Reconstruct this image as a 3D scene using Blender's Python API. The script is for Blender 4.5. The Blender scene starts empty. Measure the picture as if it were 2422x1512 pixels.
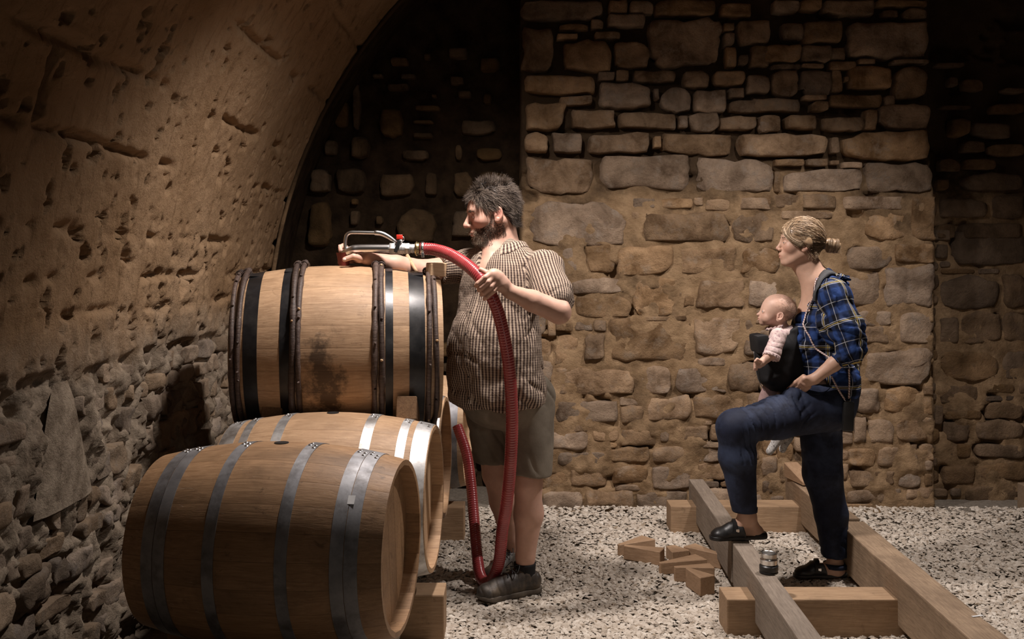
import bpy, math, random
import numpy as np
from mathutils import Vector, Matrix, Euler

# ------------------------------------------------------------------ scene, camera, lights
SC = bpy.context.scene
COL = SC.collection
SC.view_settings.view_transform = 'Standard'
SC.view_settings.look = 'None'
SC.view_settings.gamma = 1.0
SC.view_settings.use_curve_mapping = False
SC.view_settings.exposure = 0.0

FPX, CX, HY, CAMZ = 2355.0, 1211.0, 620.0, 1.52   # lens in photo pixels, centre column, horizon row, eye height
cam_data = bpy.data.cameras.new('camera')
cam_data.lens = 35.0
cam_data.sensor_width = 36.0
cam_data.shift_y = -136.0 / 2422.0
cam_data.clip_start = 0.05
cam = bpy.data.objects.new('camera', cam_data)
cam.location = (0, 0, CAMZ)
cam.rotation_euler = (math.pi / 2, 0, 0)
COL.objects.link(cam)
SC.camera = cam

world = bpy.data.worlds.new('world')
SC.world = world
world.use_nodes = True
world.node_tree.nodes['Background'].inputs[0].default_value = (0.75, 0.65, 0.58, 1)
world.node_tree.nodes['Background'].inputs[1].default_value = 0.028

def spot(name, loc, target, energy, size_deg, blend, radius, color):
    l = bpy.data.lights.new(name, 'SPOT')
    l.energy = energy; l.spot_size = math.radians(size_deg); l.spot_blend = blend
    l.shadow_soft_size = radius; l.color = color
    o = bpy.data.objects.new(name, l)
    o.location = loc
    o.rotation_euler = (Vector(target) - Vector(loc)).to_track_quat('-Z', 'Y').to_euler()
    COL.objects.link(o)
    return o

spot('cellar_lamp', (-0.15, 3.95, 2.95), (0.15, 4.6, 0.0), 285, 146, 1.0, 0.10, (1.0, 0.905, 0.855))
spot('side_lamp', (1.9, 4.5, 3.1), (1.25, 4.95, 0.0), 235, 126, 1.0, 0.06, (1.0, 0.91, 0.865))
spot('front_fill', (0.9, 0.2, 2.2), (0.6, 6.0, 0.8), 26, 75, 1.0, 0.25, (1.0, 0.90, 0.80))  # weak fill added from the camera side, not a lamp of the cellar

# ------------------------------------------------------------------ helpers
def P(px, py, d):
    """A point at depth d whose picture position is px, py."""
    return Vector(((px - CX) * d / FPX, d, CAMZ - (py - HY) * d / FPX))

def tag(o, label=None, cat=None, group=None, kind=None):
    if label: o['label'] = label
    if cat: o['category'] = cat
    if group: o['group'] = group
    if kind: o['kind'] = kind
    return o

def empty(name, loc=(0, 0, 0), rot=(0, 0, 0)):
    o = bpy.data.objects.new(name, None)
    o.location = loc; o.rotation_euler = rot
    o.empty_display_size = 0.1
    COL.objects.link(o)
    return o

def link(name, me, parent=None, mat=None):
    o = bpy.data.objects.new(name, me)
    COL.objects.link(o)
    if mat is not None and len(me.materials) == 0:
        me.materials.append(mat)
    if parent is not None:
        o.parent = parent
    return o

def mesh_np(name, verts, faces, smooth=True):
    """verts (n,3) array; faces: (m,4)/(m,3) int array or list of tuples."""
    me = bpy.data.meshes.new(name)
    verts = np.asarray(verts, dtype=np.float32)
    if isinstance(faces, np.ndarray):
        k = faces.shape[1]
        me.vertices.add(len(verts)); me.vertices.foreach_set('co', verts.ravel())
        me.loops.add(faces.size); me.loops.foreach_set('vertex_index', faces.astype(np.int32).ravel())
        me.polygons.add(len(faces))
        me.polygons.foreach_set('loop_start', np.arange(0, faces.size, k, dtype=np.int32))
        me.update(calc_edges=True)
    else:
        me.from_pydata([tuple(map(float, v)) for v in verts], [], [tuple(int(i) for i in f) for f in faces])
        me.update()
    me.polygons.foreach_set('use_smooth', [smooth] * len(me.polygons))
    return me

def obj(name, verts, faces, mat, parent=None, smooth=True, world=False):
    verts = np.asarray(verts, dtype=np.float64)
    if world and parent is not None:
        p = parent; off = np.zeros(3)
        while p is not None:
            off += np.array(p.location); p = p.parent
        verts = verts - off
    return link(name, mesh_np(name, verts, faces, smooth), parent, mat)

def grid_faces(nu, nv, close_u=False, close_v=False):
    iu = np.arange(nu if close_u else nu - 1); iv = np.arange(nv if close_v else nv - 1)
    a, b = np.meshgrid(iu, iv, indexing='ij')
    a2 = (a + 1) % nu; b2 = (b + 1) % nv
    return np.stack([a * nv + b, a2 * nv + b, a2 * nv + b2, a * nv + b2], -1).reshape(-1, 4)

def frames_along(pts):
    pts = np.asarray(pts, float)
    t = np.gradient(pts, axis=0); t /= np.linalg.norm(t, axis=1)[:, None] + 1e-12
    up = np.array([0, 0, 1.0]) if abs(t[0][2]) < 0.9 else np.array([0, 1.0, 0])
    n = np.cross(t[0], up); n /= np.linalg.norm(n)
    N = []
    for i in range(len(pts)):
        n = n - t[i] * np.dot(n, t[i]); n /= np.linalg.norm(n) + 1e-12
        N.append(n.copy())
    N = np.array(N); B = np.cross(t, N)
    return t, N, B

def spline(pts, n):
    """Catmull-Rom through pts, n samples."""
    p = np.asarray(pts, float)
    p = np.vstack([2 * p[0] - p[1], p, 2 * p[-1] - p[-2]])
    m = len(p) - 3
    out = []
    for s in np.linspace(0, m - 1e-6, n):
        i = int(s); t = s - i
        a, b, c, d = p[i], p[i + 1], p[i + 2], p[i + 3]
        out.append(0.5 * ((2 * b) + (c - a) * t + (2 * a - 5 * b + 4 * c - d) * t * t + (3 * b - a - 3 * c + d) * t ** 3))
    return np.array(out)

def tube(pts, r, seg=12, cap=True, flat=1.0):
    """vertices and faces of a tube; r scalar or per-point."""
    pts = np.asarray(pts, float); n = len(pts)
    r = np.broadcast_to(np.asarray(r, float), (n,))
    t, N, B = frames_along(pts)
    a = np.linspace(0, 2 * math.pi, seg, endpoint=False)
    v = pts[:, None, :] + r[:, None, None] * (np.cos(a)[None, :, None] * N[:, None, :] + flat * np.sin(a)[None, :, None] * B[:, None, :])
    v = v.reshape(-1, 3)
    f = [tuple(q) for q in grid_faces(n, seg, False, True)]
    if cap:
        f.append(tuple(range(seg))[::-1] if False else tuple(range(seg)))
        f.append(tuple((n - 1) * seg + i for i in range(seg))[::-1])
    return v, f

def merge(parts):
    V, Fc, o = [], [], 0
    for v, f in parts:
        v = np.asarray(v, float)
        V.append(v); Fc += [tuple(int(i) + o for i in q) for q in f]; o += len(v)
    return np.vstack(V), Fc

def box(cx, cy, cz, sx, sy, sz, bev=0.0, rot=None):
    """bevelled box (chamfered corners) as verts, faces"""
    import bmesh
    bm = bmesh.new()
    bmesh.ops.create_cube(bm, size=1.0)
    for v in bm.verts:
        v.co = Vector((v.co.x * sx, v.co.y * sy, v.co.z * sz))
    if bev > 0:
        bmesh.ops.bevel(bm, geom=bm.edges[:], offset=bev, segments=2, affect='EDGES', profile=0.6)
    M = rot.to_3x3() if rot is not None else Matrix.Identity(3)
    v = [tuple(M @ w.co + Vector((cx, cy, cz))) for w in bm.verts]
    bm.verts.index_update()
    f = [tuple(w.index for w in q.verts) for q in bm.faces]
    bm.free()
    return np.array(v), f

def lathe(profile, seg=24, axis='z', center=(0, 0, 0)):
    """profile [(r, h)...] closed by the axis when r==0"""
    pr = np.asarray(profile, float); n = len(pr)
    a = np.linspace(0, 2 * math.pi, seg, endpoint=False)
    x = pr[:, 0][:, None] * np.cos(a); y = pr[:, 0][:, None] * np.sin(a); z = np.repeat(pr[:, 1][:, None], seg, 1)
    v = np.stack([x, y, z], -1).reshape(-1, 3)
    if axis == 'x': v = v[:, [2, 0, 1]]
    elif axis == 'y': v = v[:, [1, 2, 0]]
    return v + np.array(center), [tuple(q) for q in grid_faces(n, seg, False, True)]

# value noise in numpy
_rng = np.random.RandomState(7)
_T3 = _rng.rand(64, 64, 64).astype(np.float32)
def vnoise(x, y, z, s=1.0, seed=0):
    x = np.asarray(x, np.float32) * s + seed * 7.31; y = np.asarray(y, np.float32) * s + seed * 3.17; z = np.asarray(z, np.float32) * s + seed * 5.77
    x, y, z = np.broadcast_arrays(x, y, z)
    xi = np.floor(x).astype(np.int32); yi = np.floor(y).astype(np.int32); zi = np.floor(z).astype(np.int32)
    fx = x - xi; fy = y - yi; fz = z - zi
    fx = fx * fx * (3 - 2 * fx); fy = fy * fy * (3 - 2 * fy); fz = fz * fz * (3 - 2 * fz)
    def g(a, b, c): return _T3[(xi + a) & 63, (yi + b) & 63, (zi + c) & 63]
    c00 = g(0, 0, 0) * (1 - fx) + g(1, 0, 0) * fx; c10 = g(0, 1, 0) * (1 - fx) + g(1, 1, 0) * fx
    c01 = g(0, 0, 1) * (1 - fx) + g(1, 0, 1) * fx; c11 = g(0, 1, 1) * (1 - fx) + g(1, 1, 1) * fx
    return (c00 * (1 - fy) + c10 * fy) * (1 - fz) + (c01 * (1 - fy) + c11 * fy) * fz - 0.5
def fbm(x, y, z, s=1.0, octv=4, seed=0, gain=0.5):
    o = 0; a = 1.0
    for i in range(octv):
        o = o + a * vnoise(x, y, z, s * 2 ** i, seed + i * 11); a *= gain
    return o
def sstep(a, b, x):
    t = np.clip((x - a) / (b - a), 0, 1); return t * t * (3 - 2 * t)

# ------------------------------------------------------------------ materials
def newmat(name):
    m = bpy.data.materials.new(name); m.use_nodes = True
    nt = m.node_tree; b = nt.nodes['Principled BSDF']
    return m, nt, b

def N(nt, typ, **kw):
    n = nt.nodes.new(typ)
    for k, v in kw.items():
        if k == 'inp':
            for kk, vv in v.items(): n.inputs[kk].default_value = vv
        else: setattr(n, k, v)
    return n

def ramp(nt, fac, stops):
    r = N(nt, 'ShaderNodeValToRGB')
    e = r.color_ramp.elements
    while len(e) < len(stops): e.new(0.5)
    for i, (p, c) in enumerate(stops):
        e[i].position = p; e[i].color = (*c, 1)
    nt.links.new(fac, r.inputs[0])
    return r

def mixc(nt, fac, a, b, mode='MIX'):
    m = N(nt, 'ShaderNodeMix', data_type='RGBA', blend_type=mode)
    for s, v in ((m.inputs['Factor'], fac), (m.inputs['A'], a), (m.inputs['B'], b)):
        if isinstance(v, (int, float)): s.default_value = v
        elif isinstance(v, tuple): s.default_value = (*v, 1) if len(v) == 3 else v
        else: nt.links.new(v, s)
    return m.outputs['Result']

def math_(nt, op, a, b=None, c=None):
    m = N(nt, 'ShaderNodeMath', operation=op)
    for i, v in enumerate((a, b, c)):
        if v is None: continue
        if isinstance(v, (int, float)): m.inputs[i].default_value = v
        else: nt.links.new(v, m.inputs[i])
    return m.outputs[0]

def vec_rand(nt, stretch=(1, 1, 1), coord='Object', rnd=True):
    tc = N(nt, 'ShaderNodeTexCoord')
    mp = N(nt, 'ShaderNodeMapping'); mp.inputs['Scale'].default_value = stretch
    nt.links.new(tc.outputs[coord], mp.inputs['Vector'])
    if rnd:
        oi = N(nt, 'ShaderNodeObjectInfo')
        s = math_(nt, 'MULTIPLY', oi.outputs['Random'], 37.0)
        nt.links.new(s, mp.inputs['Location'])
    return mp.outputs['Vector']

def noise(nt, vec, scale, detail=6, rough=0.6, dist=0.0):
    n = N(nt, 'ShaderNodeTexNoise'); n.inputs['Scale'].default_value = scale
    n.inputs['Detail'].default_value = detail; n.inputs['Roughness'].default_value = rough; n.inputs['Distortion'].default_value = dist
    nt.links.new(vec, n.inputs['Vector'])
    return n.outputs['Fac']

def bump(nt, b, h, strength=0.3, dist=0.01, prev=None):
    n = N(nt, 'ShaderNodeBump'); n.inputs['Strength'].default_value = strength; n.inputs['Distance'].default_value = dist
    nt.links.new(h, n.inputs['Height'])
    if prev is not None: nt.links.new(prev, n.inputs['Normal'])
    nt.links.new(n.outputs[0], b.inputs['Normal'])
    return n.outputs[0]

def M_basic(name, c1, c2, scale=6, rough=0.8, bs=40, bstr=0.3, bdist=0.005, metal=0.0, stretch=(1, 1, 1), rnd=True, tint=0.0,
            lo=0.3, hi=0.7, spec=0.5, detail=6, c3=None, s3=2.0, rough2=None):
    m, nt, b = newmat(name)
    v = vec_rand(nt, stretch, 'Object', rnd)
    n1 = noise(nt, v, scale, detail)
    r = ramp(nt, n1, [(lo, c1), (hi, c2)]).outputs[0]
    if c3 is not None:
        n3 = noise(nt, v, s3, 5, 0.65)
        f3 = ramp(nt, n3, [(0.48, (0, 0, 0)), (0.68, (1, 1, 1))]).outputs[0]
        r = mixc(nt, f3, r, c3)
    if tint > 0:
        oi = N(nt, 'ShaderNodeObjectInfo')
        val = math_(nt, 'MULTIPLY_ADD', oi.outputs['Random'], 2 * tint, 1 - tint)
        hs = N(nt, 'ShaderNodeHueSaturation'); nt.links.new(val, hs.inputs['Value']); nt.links.new(r, hs.inputs['Color'])
        r = hs.outputs[0]
    nt.links.new(r, b.inputs['Base Color'])
    b.inputs['Roughness'].default_value = rough; b.inputs['Metallic'].default_value = metal
    b.inputs['Specular IOR Level'].default_value = spec
    if rough2 is not None:
        rr = N(nt, 'ShaderNodeMapRange'); rr.inputs[3].default_value = rough; rr.inputs[4].default_value = rough2
        nt.links.new(noise(nt, v, scale * 1.7, 5), rr.inputs[0]); nt.links.new(rr.outputs[0], b.inputs['Roughness'])
    if bstr > 0:
        bump(nt, b, noise(nt, v, bs, 8, 0.7), bstr, bdist)
    return m

def M_stone(name, c1, c2, c3, tint=0.22, bdist=0.012):
    """rough limestone: broad tone patches, fine grain, dirt"""
    m, nt, b = newmat(name)
    v = vec_rand(nt, (1, 1, 1), 'Object', True)
    n1 = noise(nt, v, 5, 8, 0.65, 0.4)
    r = ramp(nt, n1, [(0.34, c1), (0.62, c2)]).outputs[0]
    n3 = noise(nt, v, 11, 7, 0.7)
    r = mixc(nt, ramp(nt, n3, [(0.52, (0, 0, 0)), (0.70, (1, 1, 1))]).outputs[0], r, c3)
    n4 = noise(nt, v, 60, 4, 0.7)
    r = mixc(nt, ramp(nt, n4, [(0.60, (0, 0, 0)), (0.74, (0.55, 0.55, 0.55))]).outputs[0], r, (c1[0] * .35, c1[1] * .33, c1[2] * .3))
    oi = N(nt, 'ShaderNodeObjectInfo')
    hs = N(nt, 'ShaderNodeHueSaturation')
    nt.links.new(math_(nt, 'MULTIPLY_ADD', oi.outputs['Random'], 2 * tint, 1 - tint), hs.inputs['Value'])
    s = math_(nt, 'FRACT', math_(nt, 'MULTIPLY', oi.outputs['Random'], 17.3))
    nt.links.new(math_(nt, 'MULTIPLY_ADD', s, 0.35, 0.8), hs.inputs['Saturation'])
    nt.links.new(r, hs.inputs['Color'])
    nt.links.new(hs.outputs[0], b.inputs['Base Color'])
    b.inputs['Roughness'].default_value = 0.93; b.inputs['Specular IOR Level'].default_value = 0.2
    h1 = noise(nt, v, 14, 10, 0.72, 0.3); h2 = noise(nt, v, 70, 6, 0.7)
    h = math_(nt, 'ADD', h1, math_(nt, 'MULTIPLY', h2, 0.3))
    bump(nt, b, h, 0.9, bdist * 2.2)
    return m

def M_wood(name, c1, c2, dark, rough=0.62, tint=0.12, grain=9.0, stain=0.35, axis=0, scratch=0.0, bstr=0.25):
    """planed timber, grain along the chosen local axis"""
    m, nt, b = newmat(name)
    st = [14, 14, 14]; st[axis] = 1.1
    v = vec_rand(nt, tuple(st), 'Object', True)
    v2 = vec_rand(nt, (1, 1, 1), 'Object', True)
    g = noise(nt, v, grain, 6, 0.65, 0.6)
    r = ramp(nt, g, [(0.3, c1), (0.68, c2)]).outputs[0]
    blot = noise(nt, v2, 4.0, 6, 0.65, 0.5)
    r = mixc(nt, ramp(nt, blot, [(0.44, (0, 0, 0)), (0.75, (stain, stain, stain))]).outputs[0], r, dark)
    sp = noise(nt, v2, 18.0, 5, 0.75, 1.0)
    r = mixc(nt, ramp(nt, sp, [(0.60, (0, 0, 0)), (0.72, (stain, stain, stain))]).outputs[0], r, dark)
    if scratch > 0:
        v3 = vec_rand(nt, (5, 26, 26), 'Object', True)
        sc = noise(nt, v3, 3.0, 3, 0.5, 1.5)
        r = mixc(nt, ramp(nt, sc, [(0.70, (0, 0, 0)), (0.76, (scratch, scratch, scratch))]).outputs[0], r, (0.72, 0.60, 0.46))
    oi = N(nt, 'ShaderNodeObjectInfo')
    hs = N(nt, 'ShaderNodeHueSaturation')
    nt.links.new(math_(nt, 'MULTIPLY_ADD', oi.outputs['Random'], 2 * tint, 1 - tint), hs.inputs['Value'])
    nt.links.new(r, hs.inputs['Color'])
    nt.links.new(hs.outputs[0], b.inputs['Base Color'])
    b.inputs['Roughness'].default_value = rough; b.inputs['Specular IOR Level'].default_value = 0.35
    bump(nt, b, g, bstr, 0.004)
    return m

MAT = {}
MAT['stone'] = M_stone('pier_limestone', (0.13, 0.078, 0.042), (0.41, 0.28, 0.175), (0.31, 0.235, 0.17), 0.27)
MAT['stone_dark'] = M_stone('dark_limestone', (0.075, 0.047, 0.024), (0.20, 0.130, 0.070), (0.13, 0.085, 0.047))  # left recess: darker brown than the pier stone
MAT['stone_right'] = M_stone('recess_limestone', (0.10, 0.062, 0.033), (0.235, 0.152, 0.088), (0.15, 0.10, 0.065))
MAT['stone_grey'] = M_stone('rubble_limestone', (0.17, 0.12, 0.08), (0.36, 0.27, 0.19), (0.28, 0.23, 0.185), 0.3)
MAT['mortar'] = M_basic('sandy_lime_mortar', (0.20, 0.125, 0.065), (0.40, 0.27, 0.155), 9, 0.95, 55, 0.9, 0.012, rnd=False, spec=0.15, c3=(0.14, 0.09, 0.05), s3=5)
# mortar colour turns dark brown towards the upper courses, edge broken by noise
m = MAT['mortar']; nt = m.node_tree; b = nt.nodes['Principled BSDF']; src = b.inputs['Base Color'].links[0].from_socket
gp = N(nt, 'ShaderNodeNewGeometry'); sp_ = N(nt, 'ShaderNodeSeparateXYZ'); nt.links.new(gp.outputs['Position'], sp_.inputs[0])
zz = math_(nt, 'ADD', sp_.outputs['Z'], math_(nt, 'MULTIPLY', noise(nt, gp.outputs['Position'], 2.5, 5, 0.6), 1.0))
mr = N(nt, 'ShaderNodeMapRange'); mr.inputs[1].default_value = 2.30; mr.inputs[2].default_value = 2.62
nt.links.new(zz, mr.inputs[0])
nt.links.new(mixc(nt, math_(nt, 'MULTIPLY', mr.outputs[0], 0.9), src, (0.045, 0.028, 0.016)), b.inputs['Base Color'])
MAT['mortar_dark'] = M_basic('dark_mortar', (0.02, 0.013, 0.008), (0.07, 0.045, 0.026), 9, 0.95, 55, 0.9, 0.01, rnd=False, spec=0.1)
MAT['mortar_grey'] = M_basic('crumbling_grey_mortar', (0.10, 0.072, 0.05), (0.30, 0.235, 0.175), 14, 0.95, 60, 1.0, 0.02, rnd=False, spec=0.1, c3=(0.06, 0.043, 0.03), s3=8)
MAT['gravel_bed'] = M_basic('gravel_bed', (0.20, 0.165, 0.13), (0.38, 0.33, 0.27), 60, 0.95, 90, 1.0, 0.01, rnd=False, spec=0.1)
MAT['oak'] = M_wood('new_oak', (0.33, 0.20, 0.11), (0.50, 0.33, 0.195), (0.10, 0.055, 0.028), 0.55, 0.08, stain=0.38, scratch=0.30)
MAT['oak_old'] = M_wood('handled_oak', (0.27, 0.152, 0.075), (0.42, 0.255, 0.135), (0.06, 0.032, 0.016), 0.55, 0.10, stain=0.62, scratch=0.35)
MAT['oak_pale'] = M_wood('pale_oak', (0.43, 0.27, 0.155), (0.60, 0.42, 0.26), (0.22, 0.125, 0.062), 0.55, 0.07, stain=0.25, scratch=0.2)
MAT['beam'] = M_wood('weathered_beam', (0.22, 0.15, 0.095), (0.38, 0.27, 0.175), (0.08, 0.05, 0.03), 0.75, 0.08, stain=0.5, bstr=0.5)
MAT['beam_grey'] = M_wood('grey_beam', (0.17, 0.135, 0.105), (0.29, 0.235, 0.185), (0.09, 0.065, 0.045), 0.75, 0.06, stain=0.4, bstr=0.5)
MAT['crossbeam'] = M_wood('cross_timber', (0.28, 0.175, 0.098), (0.43, 0.29, 0.175), (0.09, 0.055, 0.03), 0.72, 0.08, stain=0.45, bstr=0.5)
MAT['chock'] = M_wood('dark_chock', (0.13, 0.07, 0.035), (0.24, 0.14, 0.07), (0.05, 0.028, 0.014), 0.7, 0.1, stain=0.5)
MAT['wedge'] = M_wood('cut_wedge', (0.30, 0.185, 0.105), (0.44, 0.29, 0.18), (0.13, 0.075, 0.04), 0.7, 0.12, stain=0.3)
MAT['zinc'] = M_basic('galvanised_steel', (0.42, 0.42, 0.42), (0.70, 0.70, 0.69), 16, 0.42, 60, 0.12, 0.002, metal=0.85, rough2=0.6, c3=(0.24, 0.22, 0.20), s3=7)
MAT['zinc_dull'] = M_basic('dull_steel', (0.20, 0.20, 0.21), (0.36, 0.36, 0.37), 14, 0.5, 60, 0.15, 0.002, metal=0.75, rough2=0.7, c3=(0.10, 0.09, 0.085), s3=6)
MAT['black_hoop'] = M_basic('black_lacquered_steel', (0.008, 0.008, 0.009), (0.02, 0.02, 0.022), 20, 0.28, 50, 0.1, 0.002, metal=0.2, rough2=0.45, c3=(0.035, 0.033, 0.032), s3=9)
MAT['willow'] = M_wood('willow_rod', (0.035, 0.022, 0.018), (0.115, 0.078, 0.062), (0.012, 0.008, 0.007), 0.5, 0.2, stain=0.7, scratch=0.3, bstr=0.6)
MAT['bark_in'] = M_basic('split_wood', (0.42, 0.26, 0.13), (0.60, 0.42, 0.24), 30, 0.8, 60, 0.3)
MAT['rivet'] = M_basic('rivet_steel', (0.6, 0.6, 0.6), (0.75, 0.75, 0.75), 20, 0.3, 40, 0.0, metal=1.0)
MAT['steel'] = M_basic('polished_steel', (0.70, 0.69, 0.67), (0.82, 0.80, 0.78), 8, 0.27, 80, 0.02, 0.001, metal=1.0)
MAT['brass'] = M_basic('worn_brass', (0.45, 0.34, 0.17), (0.62, 0.50, 0.28), 30, 0.3, 60, 0.1, metal=1.0)
MAT['black_plastic'] = M_basic('black_plastic', (0.012, 0.012, 0.012), (0.02, 0.02, 0.02), 10, 0.4, 40, 0.05)
MAT['paper'] = M_basic('white_sticker', (0.62, 0.62, 0.62), (0.75, 0.75, 0.74), 30, 0.6, 40, 0.0)
# ------------------------------------------------------------------ stone laying
YB = 6.10          # face of the back wall (pier)
def stone_mesh(w, h, depth, rs, rough=0.010, corner=0.16, sink=0.05, skew=0.06, jag=1.3):
    """irregular block in local (u, v, n): face outward along n, edge buried in the mortar"""
    base = [-1, -0.93, -0.8, -0.55, -0.25, 0.0]
    a = np.array(base + [-x for x in base[:-1]][::-1])
    U, V = np.meshgrid(a, a, indexing='ij')
    m = np.maximum(abs(U), abs(V))
    # round the corners
    r2 = np.sqrt(U ** 2 + V ** 2)
    k = 1 - corner * np.clip(r2 - 1, 0, 1) / 0.414 * 0.75
    u = U * k * w / 2; v = V * k * h / 2
    s = rs.uniform(0, 900)
    for cu, cv in ((-1, -1), (-1, 1), (1, -1), (1, 1)):
        q = rs.rand() ** 3 * 0.30; wgt = np.clip(U * cu, 0, 1) ** 3 * np.clip(V * cv, 0, 1) ** 3
        u = u - cu * wgt * q * min(w, h) * rs.uniform(0.2, 1.2); v = v - cv * wgt * q * min(w, h) * rs.uniform(0.2, 1.2)
    edge = sstep(0.35, 1.0, m)
    amp = min(w, h) * 0.07
    u = u + edge * amp * 2.4 * vnoise(u * 9 + s, v * 9, 0 * u, 1.0)
    v = v + edge * amp * 2.4 * vnoise(u * 9, v * 9 + s, 0 * u + 3, 1.0)
    u = u + edge * amp * jag * vnoise(u * 30 + s, v * 30, 0 * u + 7, 1.0); v = v + edge * amp * jag * vnoise(u * 30, v * 30 + s, 0 * u + 9, 1.0)
    u = u + rs.uniform(-skew, skew) * v; v = v + rs.uniform(-skew, skew) * 0.35 * u
    n = depth * (1 - 0.35 * m ** 4)
    n = n - (depth + sink) * (m > 0.99) - depth * 0.28 * (np.abs(m - 0.93) < 0.02)
    n = n + (m < 0.99) * rough * (2.2 * vnoise(u, v, 0 * u + s, 9) + 1.5 * vnoise(u, v, 0 * u + s, 24))
    n = n + (m < 0.9) * (rs.uniform(-0.05, 0.05) * u + rs.uniform(-0.06, 0.06) * v)
    return np.stack([u, v, n], -1).reshape(-1, 3), grid_faces(len(a), len(a))

def place_stones(rects, to_world, parent, mat, rs, depth=0.035, rough=0.01, corner=0.16, gap=0.008, dvar=0.6, sink=0.05, name='stone', jag=1.3):
    """rects: (u0, v0, u1, v1) on the wall plane; to_world(c, uvn array) -> (location, local verts)"""
    for (u0, v0, u1, v1) in rects:
        w = abs(u1 - u0) - gap; h = abs(v1 - v0) - gap
        if w < 0.02 or h < 0.015: continue
        d = depth * rs.uniform(1 - dvar, 1 + dvar) * min(1.0, 0.5 + min(w, h) * 4)
        v, f = stone_mesh(w, h, d, rs, rough * min(1, 0.4 + min(w, h) * 4), corner, sink, jag=jag)
        loc, lv = to_world(((u0 + u1) / 2, (v0 + v1) / 2), v)
        o = obj(name, lv, f, mat, parent)
        o.location = loc

def fill_rects(rects, u0, v0, u1, v1, rs, wr, hr, cell=0.01, tries=6000, target=300, courses=None):
    """lay further random blocks into what the traced blocks leave free"""
    nu = int((u1 - u0) / cell); nv = int((v1 - v0) / cell)
    occ = np.zeros((nu, nv), bool)
    for a, b, c, d in rects:
        occ[max(0, int((min(a, c) - u0) / cell)):max(0, int((max(a, c) - u0) / cell)), max(0, int((min(b, d) - v0) / cell)):max(0, int((max(b, d) - v0) / cell))] = True
    new = []
    for j in range(0, nv, 2):
        i = 0
        while i < nu:
            if occ[i, j]: i += 1; continue
            W = int(rs.uniform(*wr) / cell); H = int(rs.uniform(*hr) / cell)
            # largest free block up to W x H from i, j
            w = 0
            while w < W and i + w < nu and not occ[i + w, j]: w += 1
            h = 0
            while h < H and j + h < nv and not occ[i:i + w, j + h].any(): h += 1
            if w * cell > wr[0] * 0.45 and h * cell > hr[0] * 0.55:
                new.append((u0 + i * cell, v0 + j * cell, u0 + (i + w) * cell, v0 + (j + h) * cell))
                occ[i:i + w, j:j + h] = True
            i += max(w, 1)
        if len(new) >= target: break
    return new

def px_rects(lst, s, ox, oy, d):
    out = []
    for (a, b, c, e) in lst:
        p = P(ox + a / s, oy + b / s, d); q = P(ox + c / s, oy + e / s, d)
        out.append((p.x, q.z, q.x, p.z))
    return out

rs = np.random.RandomState(11)
# --- the pier (back wall): blocks traced from the picture, the rest filled in
Z1 = [(30,0,575,130),(580,90,835,170),(590,0,720,85),(725,0,880,88),(885,0,1290,105),(1300,20,1510,110),(50,165,255,455),(270,155,470,190),(475,125,560,185),
(260,213,400,250),(300,260,615,450),(500,200,670,252),(620,265,845,430),(855,112,1320,425),(1320,150,1390,200),(1330,208,1400,296),(1345,300,1410,432),(1415,350,1485,420),
(1410,118,1620,285),(1500,290,1620,430),(45,480,510,600),(525,455,630,510),(638,445,720,512),(748,445,1030,520),(1068,450,1240,557),(1268,450,1458,545),(1468,480,1620,600),
(525,528,875,697),(880,565,912,640),(922,560,1130,714),(1145,573,1345,714),(1362,560,1462,625),(1362,638,1620,718),(275,612,495,672),(52,650,320,835),(348,703,645,818),
(652,720,1032,827),(1035,735,1105,822),(1110,720,1295,838),(1300,745,1550,832),(1555,740,1620,850),(58,845,205,978),(225,845,428,980),(452,845,866,977),(880,868,928,945),
(938,850,1395,1000),(68,1003,492,1247),(538,992,1128,1218),(1135,1010,1650,1232),(738,1265,892,1332),(896,1265,1130,1332),(1135,1260,1197,1320),(1202,1270,1418,1347),
(1422,1265,1640,1347),(70,1282,722,1580),(733,1345,800,1500),(805,1357,1370,1552),(1376,1352,1640,1552)]
Z2 = [(130,0,300,75),(300,0,450,72),(455,0,780,105),(788,0,1120,42),(830,65,930,108),(960,55,1120,130),(190,150,320,262),(320,130,572,285),(600,140,1138,377),(75,285,310,402),
(312,288,500,402),(500,300,592,385),(120,408,310,442),(312,405,460,434),(490,388,662,445),(670,378,780,412),(120,450,300,612),(310,447,497,614),(502,445,578,595),(582,490,612,522),
(618,420,888,562),(905,408,1135,638),(890,378,1135,405),(325,605,480,640),(-10,632,316,716),(370,645,480,712),(485,600,832,686),(842,610,906,682),(40,735,182,846),(213,735,416,824),
(438,750,716,842),(715,695,797,836),(808,662,1135,820),(-92,850,500,1000),(503,870,560,985),(572,835,1138,1032),(138,1013,332,1062),(343,1013,482,1062),(500,1020,560,1052),
(572,1035,702,1075),(135,1090,178,1232),(180,1080,710,1226),(714,1040,1150,1227),(0,1240,122,1342),(126,1243,310,1337),(313,1240,540,1337),(560,1250,985,1337),(1000,1243,1160,1545),
(170,1345,520,1400),(700,1360,985,1540)]
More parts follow.
